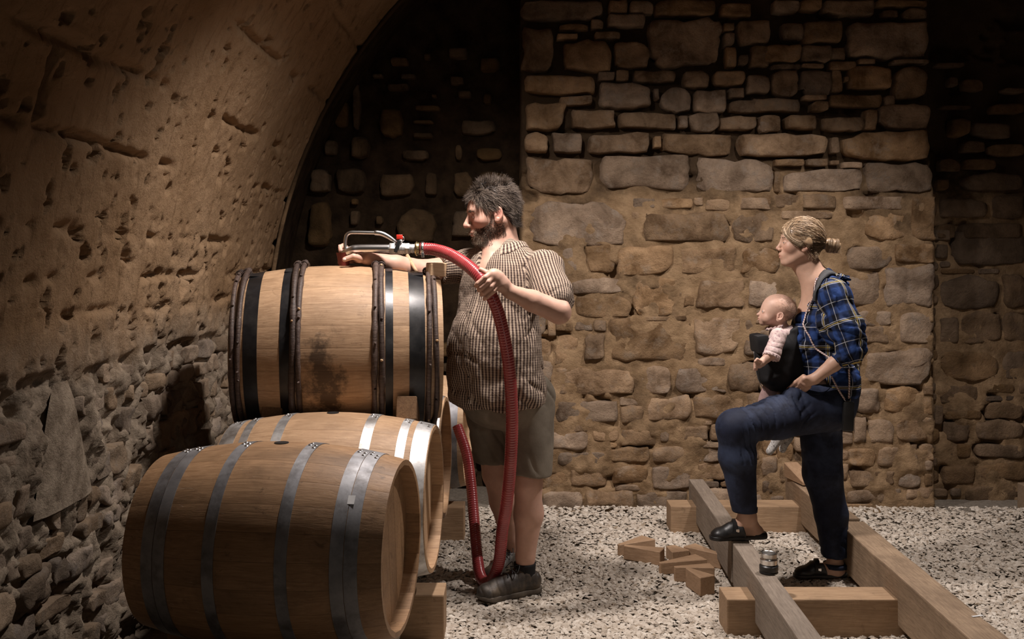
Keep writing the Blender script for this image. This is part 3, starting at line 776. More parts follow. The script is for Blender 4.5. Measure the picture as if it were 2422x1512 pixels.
# ------------------------------------------------------------------ timber frame on the right
G2 = 'empty timber cradle on the gravel'
rzA = math.radians(-1.67)
beam('timber_rail', 1.016, 4.52, 0.06, 1.100, 5.82, 0.252, MAT['beam_grey'], 'grey timber rail at the back, under the raised shoe', G2, rz=rzA, wane=0.006)
beam('timber_rail', 0.970, 2.70, 0.06, 1.055, 4.49, 0.252, MAT['beam_grey'], 'grey timber rail in front carrying the steel fitting', G2, rz=rzA, wane=0.006)
beam('timber_rail', 1.607, 4.90, 0.06, 1.727, 5.90, 0.256, MAT['beam'], 'short brown rail at the far right, behind the standing leg', G2, rz=rzA, wane=0.010)
beam('timber_rail', 1.551, 2.70, 0.05, 1.682, 4.86, 0.256, MAT['beam'], 'long brown rail in the right foreground with wavy waney edge', G2, rz=math.radians(-1.9), wane=0.016)
beam('cross_timber', 0.885, 5.55, 0.0, 1.80, 5.71, 0.157, MAT['crossbeam'], 'pale cross timber at the far end, close to the wall', G2)
beam('cross_timber', 0.868, 4.02, 0.0, 1.80, 4.18, 0.157, MAT['crossbeam'], 'cross timber in front of the woman\'s standing foot', G2)
beam('timber_post', 3.095, 5.98, 0.0, 3.3, 6.10, 0.17, MAT['beam'], 'brown timber end at the right edge by the wall', cat='beam')

# ------------------------------------------------------------------ wedges
def wedge(loc, rz, L, W, h0, h1, label, tilt=(0, 0), mat='wedge', name='wedge', group='loose wooden wedges on the gravel'):
    """tapered block: height h0 at -x end, h1 at +x end"""
    import bmesh
    bm = bmesh.new()
    co = [(-L/2, -W/2, 0), (L/2, -W/2, 0), (L/2, W/2, 0), (-L/2, W/2, 0), (-L/2, -W/2, h0), (L/2, -W/2, h1), (L/2, W/2, h1), (-L/2, W/2, h0)]
    vs = [bm.verts.new(c_) for c_ in co]
    for q in ((0, 3, 2, 1), (4, 5, 6, 7), (0, 1, 5, 4), (1, 2, 6, 5), (2, 3, 7, 6), (3, 0, 4, 7)): bm.faces.new([vs[i] for i in q])
    bmesh.ops.bevel(bm, geom=bm.edges[:], offset=min(0.003, h0 * 0.3), segments=1, affect='EDGES')
    bm.verts.index_update()
    v = [tuple(w.co) for w in bm.verts]; f = [tuple(w.index for w in q.verts) for q in bm.faces]; bm.free()
    o = obj(name, v, f, MAT[mat], None, smooth=False)
    o.location = loc; o.rotation_euler = (tilt[0], tilt[1], rz)
    tag(o, label, 'wedge', group)
    return o
def FL(px, py, z=0.012):
    d = (CAMZ - z) * FPX / (py - HY); return Vector(((px - CX) * d / FPX, d, z))
D2 = math.radians
# lying on their sides: triangle seen from above (h along y), so tilt 90 about x
def wedge_flat(px, py, rz, L, Hh, T, label, z=0.014, tip=0.018):
    """wedge lying on its flat triangular side; plan is a tapered quadrilateral"""
    import bmesh
    bm = bmesh.new()
    pl = [(-L/2, -tip/2), (L/2, -Hh/2), (L/2, Hh/2), (-L/2, tip/2)]
    lo_ = [bm.verts.new((a, b_, 0)) for a, b_ in pl]; hi_ = [bm.verts.new((a, b_, T)) for a, b_ in pl]
    bm.faces.new(lo_[::-1]); bm.faces.new(hi_)
    for i in range(4): bm.faces.new([lo_[i], lo_[(i+1) % 4], hi_[(i+1) % 4], hi_[i]])
    bmesh.ops.bevel(bm, geom=bm.edges[:], offset=0.003, segments=1, affect='EDGES')
    bm.verts.index_update()
    v = [tuple(w.co) for w in bm.verts]; f = [tuple(w.index for w in q.verts) for q in bm.faces]; bm.free()
    o = obj('wedge', v, f, MAT['wedge'], None, smooth=False)
    o.location = FL(px, py, z); o.rotation_euler = (0, 0, rz)
    tag(o, label, 'wedge', 'loose wooden wedges on the gravel'); return o
wedge_flat(1499, 1306, D2(38), 0.22, 0.10, 0.058, 'wooden wedge rearmost on the gravel, thick end away from the camera')
wedge_flat(1521, 1328, D2(-24), 0.20, 0.085, 0.070, 'wooden wedge crossing the front of the rearmost one, left of the heap')
wedge_flat(1598, 1326, D2(-70), 0.11, 0.10, 0.062, 'short stubby wooden wedge standing alone between the two heaps', tip=0.05)
wedge_flat(1610, 1352, D2(24), 0.24, 0.10, 0.058, 'long wooden wedge pointing left in the right-hand heap')
wedge_flat(1668, 1334, D2(128), 0.21, 0.09, 0.072, 'wooden wedge closest to the grey rail, leaning on the long one')
wedge_flat(1640, 1374, D2(6), 0.185, 0.075, 0.070, 'pinkish wooden wedge lying across the front of the right-hand heap')
wedge_flat(1649, 1397, D2(-62), 0.15, 0.085, 0.085, 'nearest wooden wedge, its pointed end turned to the wall')
wedge((-0.0 + 1.655, 5.72, 0.262), D2(100), 0.24, 0.085, 0.02, 0.085, 'wooden wedge resting on the far end of the brown rail', group=None)
# blocks between the top barrel and the ones below
for cx_, w_ in ((-1.00, 'left'), (-0.44, 'right')):
    ck = wedge((cx_, 4.21, 0.850), 0, 0.15, 0.085, 0.03, 0.095, 'dark wooden chock under the %s end of the top barrel' % w_, (0, 0), 'chock', 'chock', None)
    ck.rotation_euler = (Matrix.Rotation(D2(-90), 3, 'Z') @ Matrix.Rotation(D2(-14), 3, 'Y')).to_euler(); ck['category'] = 'chock'
# small block on top of the top barrel
blk = wedge(P(1030, 653, 4.43), D2(28), 0.075, 0.062, 0.055, 0.062, 'small sawn wooden block on the right end of the top barrel', (D2(3), D2(4)), 'oak_pale', 'wooden_block', None)
blk['category'] = 'block'
# steel fitting on the rail
fit = empty('steel_fitting', P(1822, 1385, 4.08)); tag(fit, 'steel threaded hose fitting on a black base, standing on the grey rail', 'fitting')
fit.location = (1.047, 4.06, 0.254)
v_, f_ = lathe([(0.0001, 0), (0.038, 0), (0.0385, 0.004), (0.037, 0.008), (0.0385, 0.012), (0.0385, 0.028), (0.032, 0.034), (0.0001, 0.034)], 14)
obj('base', v_, f_, MAT['black_plastic'], fit, smooth=False)
v_, f_ = lathe([(0.028, 0.03), (0.034, 0.036), (0.035, 0.054), (0.032, 0.058), (0.0315, 0.064), (0.032, 0.078), (0.030, 0.081), (0.0275, 0.079), (0.027, 0.040), (0.0001, 0.038)], 32)
obj('threaded_ring', v_, f_, MAT['steel'], fit)
# white splinter of paint on the right rail
ps = wedge((1.66, 3.55, 0.257), D2(15), 0.045, 0.010, 0.001, 0.0015, 'white splinter lying on the brown rail', mat='paper', name='splinter', group=None); ps['category'] = 'splinter'
# ------------------------------------------------------------------ figures: smooth-blended volumes turned into one surface
def V3(p): return np.array([p[0], p[1], p[2]], float)
def smin(a, b, k):
    if k <= 0: return np.minimum(a, b)
    h = np.clip(0.5 + 0.5 * (b - a) / k, 0, 1); return b * (1 - h) + a * h - k * h * (1 - h)
def smax(a, b, k): return -smin(-a, -b, k)
def s_ell(x, y, z, c, r):
    x = (x - c[0]); y = (y - c[1]); z = (z - c[2])
    k0 = np.sqrt((x / r[0]) ** 2 + (y / r[1]) ** 2 + (z / r[2]) ** 2)
    k1 = np.sqrt((x / r[0] ** 2) ** 2 + (y / r[1] ** 2) ** 2 + (z / r[2] ** 2) ** 2) + 1e-9
    return k0 * (k0 - 1) / k1
def s_cap(x, y, z, a, b, ra, rb, flat=None):
    a = V3(a); ba = V3(b) - a; L2 = float(ba @ ba) + 1e-12
    px, py, pz = x - a[0], y - a[1], z - a[2]
    t = np.clip((px * ba[0] + py * ba[1] + pz * ba[2]) / L2, 0, 1)
    qx, qy, qz = px - t * ba[0], py - t * ba[1], pz - t * ba[2]
    q2 = qx * qx + qy * qy + qz * qz
    if flat is not None:
        n, s = flat; w = qx * n[0] + qy * n[1] + qz * n[2]; q2 = q2 + (s * s - 1) * w * w
    return np.sqrt(q2) - (ra + (rb - ra) * t)
def s_box(x, y, z, c, h, r):
    qx, qy, qz = abs(x - c[0]) - h[0] + r, abs(y - c[1]) - h[1] + r, abs(z - c[2]) - h[2] + r
    return np.sqrt(np.maximum(qx, 0) ** 2 + np.maximum(qy, 0) ** 2 + np.maximum(qz, 0) ** 2) + np.minimum(np.maximum(qx, np.maximum(qy, qz)), 0) - r

def axis(lo, hi, coarse, zones=()):
    """graded axis: zones are (lo, hi, step)"""
    out = [lo]; 
    while out[-1] < hi:
        x = out[-1]; st = coarse
        for a, b, s in zones:
            if a - coarse <= x < b: st = min(st, s)
        out.append(x + st)
    return np.array(out, np.float32)

class Frame:
    """local frame: columns forward, left, up; origin; scale"""
    def __init__(s, o, fwd, up=(0, 0, 1), scale=1.0):
        f = V3(fwd); f /= np.linalg.norm(f); u = V3(up); l = np.cross(u, f); l /= np.linalg.norm(l); u = np.cross(f, l)
        s.R = np.stack([f, l, u], 1); s.o = V3(o); s.s = scale
    def to_local(s, x, y, z):
        p = (x - s.o[0], y - s.o[1], z - s.o[2]); R = s.R / s.s
        return tuple(p[0] * R[0, i] + p[1] * R[1, i] + p[2] * R[2, i] for i in range(3))
    def world(s, p): return s.o + s.R @ (np.asarray(p, float) * s.s)
    def worlds(s, P_): return s.o + (np.asarray(P_, float) * s.s) @ s.R.T
    def local_pts(s, P_): return ((np.asarray(P_, float) - s.o) @ s.R) / s.s

class Vol:
    def __init__(s, xs, ys, zs):
        s.ax = [np.asarray(a, np.float32) for a in (xs, ys, zs)]
        s.v = np.full([len(a) for a in s.ax], 0.06, np.float32)
    def block(s, lo, hi):
        sl = []
        for a, l, h in zip(s.ax, lo, hi):
            i0 = max(0, int(np.searchsorted(a, l)) - 1); i1 = min(len(a), int(np.searchsorted(a, h)) + 1)
            sl.append(slice(i0, max(i1, i0 + 1)))
        X = s.ax[0][sl[0]][:, None, None]; Y = s.ax[1][sl[1]][None, :, None]; Z = s.ax[2][sl[2]][None, None, :]
        return tuple(sl), X, Y, Z
    def add(s, fn, lo, hi, k=0.02, op='add', m=0.035):
        lo = np.minimum(lo, hi) - m if False else np.asarray(lo) - m; hi = np.asarray(hi) + m
        sl, X, Y, Z = s.block(lo, hi)
        if 0 in s.v[sl].shape: return s
        d = fn(X, Y, Z).astype(np.float32)
        if op == 'add': s.v[sl] = smin(s.v[sl], d, k)
        elif op == 'sub': s.v[sl] = smax(s.v[sl], -d, k)
        elif op == 'int': s.v[sl] = smax(s.v[sl], d, k)
        elif op == 'off': s.v[sl] = s.v[sl] + d
        return s
    def cap(s, a, b, ra, rb, k=0.02, op='add', flat=None):
        a, b = V3(a), V3(b); R = max(ra, rb)
        return s.add(lambda X, Y, Z: s_cap(X, Y, Z, a, b, ra, rb, flat), np.minimum(a, b) - R, np.maximum(a, b) + R, k, op)
    def ell(s, c, r, k=0.02, op='add', fr=None):
        if fr is None:
            c = V3(c); return s.add(lambda X, Y, Z: s_ell(X, Y, Z, c, r), c - np.array(r), c + np.array(r), k, op)
        w = fr.world(c); R = max(r) * fr.s
        return s.add(lambda X, Y, Z: s_ell(*fr.to_local(X, Y, Z), c, r) * fr.s, w - R, w + R, k, op)
    def chain(s, pts, rad, k=0.012, kj=0.006, flat=None):
        for i in range(len(pts) - 1):
            s.cap(pts[i], pts[i + 1], rad[i], rad[i + 1], k if i == 0 else kj, flat=flat)
        return s
    def local(s, fr, fn, c, R, k=0.02, op='add'):
        w = fr.world(c)
        return s.add(lambda X, Y, Z: fn(*fr.to_local(X, Y, Z)) * fr.s, w - R, w + R, k, op)
    def noise(s, amp, sc, seed=0, octv=2, lo=None, hi=None, stretch=(1, 1, 1)):
        lo = [a[0] for a in s.ax] if lo is None else lo; hi = [a[-1] for a in s.ax] if hi is None else hi
        sl, X, Y, Z = s.block(lo, hi)
        sub = s.v[sl]; near = np.abs(sub) < 0.03
        ii = np.nonzero(near)
        x = X.ravel()[ii[0]]; y = Y.ravel()[ii[1]]; z = Z.ravel()[ii[2]]
        sub[ii] += (amp * fbm(x * stretch[0], y * stretch[1], z * stretch[2], sc, octv, seed)).astype(np.float32)
        return s
    def folds(s, amp, dirv, freq, warp, seed=0, lo=None, hi=None, sharp=2.0):
        """ridged creases running across dirv"""
        lo = [a[0] for a in s.ax] if lo is None else lo; hi = [a[-1] for a in s.ax] if hi is None else hi
        sl, X, Y, Z = s.block(lo, hi)
        sub = s.v[sl]; ii = np.nonzero(np.abs(sub) < 0.03)
        x = X.ravel()[ii[0]]; y = Y.ravel()[ii[1]]; z = Z.ravel()[ii[2]]
        ph = freq * (x * dirv[0] + y * dirv[1] + z * dirv[2]) + warp * fbm(x, y, z, 5, 3, seed)
        mask = sstep(-0.25, 0.35, fbm(x, y, z, 6, 2, seed + 5))
        r = (1 - np.abs(np.sin(ph))) ** sharp
        sub[ii] += (amp * r * mask).astype(np.float32)
        return s
    def mesh(s):
        v = s.v; ins = v < 0
        c = ins[:-1, :-1, :-1].astype(np.int8)
        for dx in (0, 1):
            for dy in (0, 1):
                for dz in (0, 1):
                    if dx + dy + dz: c += ins[dx:v.shape[0] - 1 + dx, dy:v.shape[1] - 1 + dy, dz:v.shape[2] - 1 + dz]
        act = (c > 0) & (c < 8); ci = np.nonzero(act); n = len(ci[0])
        idx = np.full(act.shape, -1, np.int32); idx[ci] = np.arange(n)
        pos = np.zeros((n, 3)); cnt = np.zeros(n)
        corners = [(dx, dy, dz) for dx in (0, 1) for dy in (0, 1) for dz in (0, 1)]
        val = {q: v[ci[0] + q[0], ci[1] + q[1], ci[2] + q[2]] for q in corners}
        for a in corners:
            for ax in range(3):
                if a[ax] == 0:
                    b = list(a); b[ax] = 1; b = tuple(b)
                    va, vb = val[a], val[b]; m = (va < 0) != (vb < 0)
                    t = np.where(m, va / (va - vb + 1e-20), 0)
                    p = np.array(a, float)[None] + t[:, None] * (np.array(b) - np.array(a))[None]
                    pos += p * m[:, None]; cnt += m
        pos = pos / cnt[:, None] + np.stack(ci, 1)
        P_ = np.stack([np.interp(pos[:, i], np.arange(len(s.ax[i])), s.ax[i]) for i in range(3)], 1)
        F_ = []
        for ax in range(3):
            o = [(1, 2), (2, 0), (0, 1)][ax]
            A = [slice(None)] * 3; B = [slice(None)] * 3
            A[ax] = slice(0, -1); B[ax] = slice(1, None)
            for q in o: A[q] = slice(1, -1); B[q] = slice(1, -1)
            ia, ib = ins[tuple(A)], ins[tuple(B)]
            e = np.nonzero(ia != ib); sg = ia[e]
            e = list(e)
            base = [e[0].copy(), e[1].copy(), e[2].copy()]
            for q in o: base[q] = base[q] + 1
            def cell(d1, d2):
                w = [b.copy() for b in base]; w[o[0]] -= d1; w[o[1]] -= d2
                return idx[w[0], w[1], w[2]]
            q4 = np.stack([cell(1, 1), cell(0, 1), cell(0, 0), cell(1, 0)], 1)
            q4[~sg] = q4[~sg][:, ::-1]
            F_.append(q4)
        F_ = np.concatenate(F_); F_ = F_[(F_ >= 0).all(1)]
        return P_, F_

def vnormals(P_, F_):
    a, b, c, d = (P_[F_[:, i]] for i in range(4))
    n = np.cross(c - a, d - b); out = np.zeros_like(P_)
    for i in range(4): np.add.at(out, F_[:, i], n)
    return out / (np.linalg.norm(out, axis=1)[:, None] + 1e-12)

def attr(o, name, arr):
    arr = np.asarray(arr, np.float32)
    t = 'FLOAT' if arr.ndim == 1 else 'FLOAT_VECTOR'
    a = o.data.attributes.new(name, t, 'POINT')
    a.data.foreach_set('value' if arr.ndim == 1 else 'vector', arr.ravel())

def bone_uv(P_, bones, R0=0.1):
    """bones: (a, b, ref, bias, seed): angle-around-bone * radius and length along the nearest bone"""
    best = np.full(len(P_), 1e9); out = np.zeros((len(P_), 3))
    for (a, b, ref, rad, off) in bones:
        a = V3(a); d = V3(b) - a; L = np.linalg.norm(d); d /= L
        ref = V3(ref); ref = ref - d * (ref @ d); ref /= np.linalg.norm(ref); w = np.cross(d, ref)
        q = P_ - a; t = q @ d; perp = q - t[:, None] * d
        dist = np.linalg.norm(q - np.clip(t, 0, L)[:, None] * d, axis=1) - rad
        ang = np.arctan2(perp @ w, perp @ ref)
        m = dist < best
        best = np.where(m, dist, best)
        out[m] = np.stack([ang * rad + off, t + off * 1.7, np.full(len(P_), off)], 1)[m]
    return out

def strands(name, roots, dirs, length, mat, parent, rad=0.0007, seg=6, curl=0.15, grav=0.0, bend=None, seed=0, jit=0.25):
    """thin tapered hairs, all one mesh"""
    r = np.random.RandomState(seed); n = len(roots)
    L = np.broadcast_to(length, (n,)) * r.uniform(0.7, 1.25, n)
    d = dirs + jit * r.randn(n, 3); d /= np.linalg.norm(d, axis=1)[:, None]
    pts = [roots.copy()]; cur = roots.copy(); cd = d.copy(); cv = curl * r.randn(n, 3)
    for i in range(seg - 1):
        cd = cd + cv / seg + np.array([0, 0, -grav]) / seg
        if bend is not None: cd = cd + bend / seg
        cd /= np.linalg.norm(cd, axis=1)[:, None]
        cur = cur + cd * (L / (seg - 1))[:, None]; pts.append(cur.copy())
    return hair_mesh(name, np.stack(pts, 1), rad, mat, parent, r)

def hair_mesh(name, pts, rad, mat, parent, r):
    n, seg, _ = pts.shape
    t = np.gradient(pts, axis=1); t /= np.linalg.norm(t, axis=2)[..., None] + 1e-12
    up = np.array([0.3, -0.5, 0.8]); a = np.cross(t, up); a /= np.linalg.norm(a, axis=2)[..., None] + 1e-12; b = np.cross(t, a)
    w = rad * np.linspace(1, 0.25, seg)[None, :, None]
    ring = np.stack([pts + a * w, pts + (-0.5 * a + 0.87 * b) * w, pts + (-0.5 * a - 0.87 * b) * w], 2)   # n, seg, 3, 3
    V = ring.reshape(-1, 3)
    base = (np.arange(n) * seg * 3)[:, None, None, None]
    i = np.arange(seg - 1)[None, :, None, None] * 3; j = np.arange(3)[None, None, :, None]; j2 = (j + 1) % 3
    Fc = np.concatenate([base + i + j, base + i + j2, base + i + 3 + j2, base + i + 3 + j], 3).reshape(-1, 4)
    o = obj(name, V, Fc, mat, parent, world=True)
    attr(o, 'tone', np.repeat(r.rand(n), seg * 3))
    o['kind'] = 'stuff'
    return o

def M_skin(name, c, red, rough=0.5):
    m, nt, b = newmat(name)
    v = vec_rand(nt, (1, 1, 1), 'Object', False)
    r = ramp(nt, noise(nt, v, 28, 5, 0.6), [(0.35, tuple(x * 0.88 for x in c)), (0.7, c)]).outputs[0]
    at = N(nt, 'ShaderNodeAttribute', attribute_name='flush')
    r = mixc(nt, at.outputs['Fac'], r, red)
    nt.links.new(r, b.inputs['Base Color'])
    b.inputs['Roughness'].default_value = rough; b.inputs['Specular IOR Level'].default_value = 0.4
    b.inputs['Subsurface Weight'].default_value = 0.12
    b.inputs['Subsurface Radius'].default_value = (0.012, 0.005, 0.003); b.inputs['Subsurface Scale'].default_value = 1.0
    bump(nt, b, noise(nt, v, 320, 3, 0.6), 0.12, 0.001)
    return m
def M_hair(name, dark, mid, light, rough=0.55):
    m, nt, b = newmat(name)
    at = N(nt, 'ShaderNodeAttribute', attribute_name='tone')
    r = ramp(nt, at.outputs['Fac'], [(0.0, dark), (0.5, mid), (1.0, light)]).outputs[0]
    nt.links.new(r, b.inputs['Base Color']); b.inputs['Roughness'].default_value = rough
    b.inputs['Specular IOR Level'].default_value = 0.35
    return m
def cloth_coord(nt, scale_u=1.0):
    at = N(nt, 'ShaderNodeAttribute', attribute_name='weave')
    s = N(nt, 'ShaderNodeSeparateXYZ'); nt.links.new(at.outputs['Vector'], s.inputs[0]); return s.outputs['X'], s.outputs['Y'], at.outputs['Vector']
def const_ramp(nt, fac, stops):
    r = ramp(nt, fac, stops); r.color_ramp.interpolation = 'CONSTANT'; return r.outputs[0]
def M_check(name, light, dark, period=0.0135):
    m, nt, b = newmat(name)
    u, v, vec = cloth_coord(nt)
    fu = math_(nt, 'PINGPONG', u, period / 2); fv = math_(nt, 'PINGPONG', v, period / 2 * 0.8)
    su = ramp(nt, math_(nt, 'DIVIDE', fu, period / 2), [(0.42, (1, 1, 1)), (0.58, (0, 0, 0))]).outputs[0]
    sv = ramp(nt, math_(nt, 'DIVIDE', fv, period / 2 * 0.8), [(0.38, (1, 1, 1)), (0.62, (0, 0, 0))]).outputs[0]
    k = math_(nt, 'MINIMUM', math_(nt, 'ADD', math_(nt, 'MULTIPLY', su, 0.86), math_(nt, 'MULTIPLY', sv, 0.22)), 1.0)
    c = mixc(nt, k, light, dark)
    nt.links.new(c, b.inputs['Base Color']); b.inputs['Roughness'].default_value = 0.85; b.inputs['Specular IOR Level'].default_value = 0.2
    bump(nt, b, noise(nt, vec_rand(nt, (1, 1, 1), 'Object', False), 26, 6, 0.6, 1.2), 0.5, 0.012)
    return m
def M_plaid(name):
    m, nt, b = newmat(name)
    u, v, vec = cloth_coord(nt)
    def line(x, per):
        f = math_(nt, 'FRACT', math_(nt, 'DIVIDE', math_(nt, 'ADD', x, 10.0), per))
        K, W, Y = (0, 0, 0), (1, 1, 1), (0.5, 0.5, 0.5)
        white = const_ramp(nt, f, [(0, K), (.06, W), (.078, K), (.14, W), (.158, K), (.60, W), (.615, K)])
        yel = const_ramp(nt, f, [(0, K), (.10, W), (.12, K)])
        dark = const_ramp(nt, f, [(0, W), (.23, K), (.50, W), (.56, K), (.62, W)]) if False else ramp(nt, f, [(0.0, W), (.24, W), (.29, K), (.50, K), (.55, W), (.70, W), (.75, K), (.88, K), (.92, W)]).outputs[0]
        return white, yel, dark
    wu, yu, du = line(u, 0.175); wv, yv, dv = line(v, 0.185)
    blue = (0.022, 0.052, 0.175)
    dk = math_(nt, 'MULTIPLY', math_(nt, 'ADD', math_(nt, 'MULTIPLY', du, 0.5), math_(nt, 'MULTIPLY', dv, 0.5)), 1.0)
    c = mixc(nt, math_(nt, 'POWER', dk, 0.6), blue, (0.004, 0.005, 0.010))
    c = mixc(nt, math_(nt, 'MULTIPLY', math_(nt, 'MAXIMUM', wu, wv), 0.62), c, (0.46, 0.46, 0.49))
    c = mixc(nt, math_(nt, 'MULTIPLY', math_(nt, 'MAXIMUM', yu, yv), 0.8), c, (0.50, 0.38, 0.12))
    nt.links.new(c, b.inputs['Base Color']); b.inputs['Roughness'].default_value = 0.85; b.inputs['Specular IOR Level'].default_value = 0.2
    bump(nt, b, noise(nt, vec_rand(nt, (1, 1, 1), 'Object', False), 30, 6, 0.6, 1.0), 0.35, 0.010)
    return m
MAT['skin_man'] = M_skin('ruddy_skin', (0.60, 0.36, 0.27), (0.50, 0.14, 0.11))
MAT['skin_woman'] = M_skin('fair_skin', (0.58, 0.36, 0.26), (0.48, 0.17, 0.13))
MAT['skin_baby'] = M_skin('baby_skin', (0.66, 0.42, 0.32), (0.60, 0.26, 0.20))
MAT['check'] = M_check('brown_check_cotton', (0.43, 0.335, 0.255), (0.050, 0.030, 0.026))
MAT['plaid'] = M_plaid('blue_tartan_flannel')
MAT['denim'] = M_basic('navy_denim', (0.006, 0.008, 0.019), (0.016, 0.022, 0.048), 16, 0.75, 240, 0.25, 0.002, rnd=False, spec=0.3, c3=(0.032, 0.045, 0.085), s3=4)
MAT['khaki'] = M_basic('khaki_cotton', (0.135, 0.112, 0.085), (0.235, 0.20, 0.155), 9, 0.9, 60, 0.3, 0.004, rnd=False, spec=0.2)
MAT['black_cloth'] = M_basic('black_cloth', (0.006, 0.006, 0.007), (0.016, 0.015, 0.016), 20, 0.8, 200, 0.3, 0.002, rnd=False, spec=0.3)
MAT['grey_strap'] = M_basic('dark_grey_strap', (0.03, 0.03, 0.032), (0.06, 0.06, 0.062), 30, 0.8, 200, 0.3, 0.002, rnd=False)
MAT['black_leather'] = M_basic('black_leather', (0.006, 0.006, 0.006), (0.014, 0.013, 0.013), 20, 0.34, 120, 0.25, 0.002, rnd=False, rough2=0.5)
MAT['shoe'] = M_basic('scuffed_shoe', (0.020, 0.017, 0.015), (0.075, 0.060, 0.048), 22, 0.5, 90, 0.4, 0.003, rnd=False, c3=(0.13, 0.095, 0.06), s3=9)
MAT['shoe_sole'] = M_basic('worn_rubber_sole', (0.05, 0.04, 0.032), (0.15, 0.12, 0.09), 30, 0.8, 90, 0.4, 0.003, rnd=False)
MAT['pink_cotton'] = M_basic('pale_pink_cotton', (0.56, 0.42, 0.39), (0.70, 0.56, 0.53), 40, 0.9, 50, 0.4, 0.004, rnd=False, spec=0.2, c3=(0.35, 0.22, 0.24), s3=90)
MAT['pink_leg'] = M_basic('pink_leggings', (0.30, 0.19, 0.18), (0.42, 0.29, 0.27), 30, 0.9, 60, 0.3, 0.003, rnd=False, spec=0.2)
MAT['sock'] = M_basic('white_speckled_sock', (0.50, 0.48, 0.46), (0.68, 0.66, 0.64), 40, 0.9, 60, 0.3, 0.003, rnd=False, spec=0.2, c3=(0.06, 0.05, 0.05), s3=130)
MAT['eye_white'] = M_basic('eye', (0.55, 0.52, 0.50), (0.62, 0.58, 0.55), 10, 0.15, 40, 0.0, rnd=False)
MAT['iris'] = M_basic('iris', (0.03, 0.03, 0.03), (0.06, 0.055, 0.05), 10, 0.1, 40, 0.0, rnd=False)
MAT['nail'] = M_basic('fingernail', (0.70, 0.50, 0.43), (0.74, 0.55, 0.47), 10, 0.3, 40, 0.0, rnd=False)
MAT['hair_man'] = M_hair('brown_greying_hair', (0.016, 0.010, 0.007), (0.058, 0.040, 0.029), (0.20, 0.155, 0.12))
MAT['beard'] = M_hair('greying_beard', (0.028, 0.018, 0.012), (0.10, 0.066, 0.044), (0.42, 0.32, 0.23))
MAT['hair_woman'] = M_hair('blonde_hair', (0.07, 0.040, 0.022), (0.34, 0.225, 0.130), (0.74, 0.58, 0.41), 0.35)
MAT['hair_woman_dark'] = M_hair('dark_blonde_hair', (0.03, 0.018, 0.010), (0.075, 0.045, 0.024), (0.24, 0.15, 0.08), 0.4)
MAT['hair_baby'] = M_hair('baby_down', (0.16, 0.10, 0.06), (0.24, 0.15, 0.09), (0.36, 0.24, 0.15))

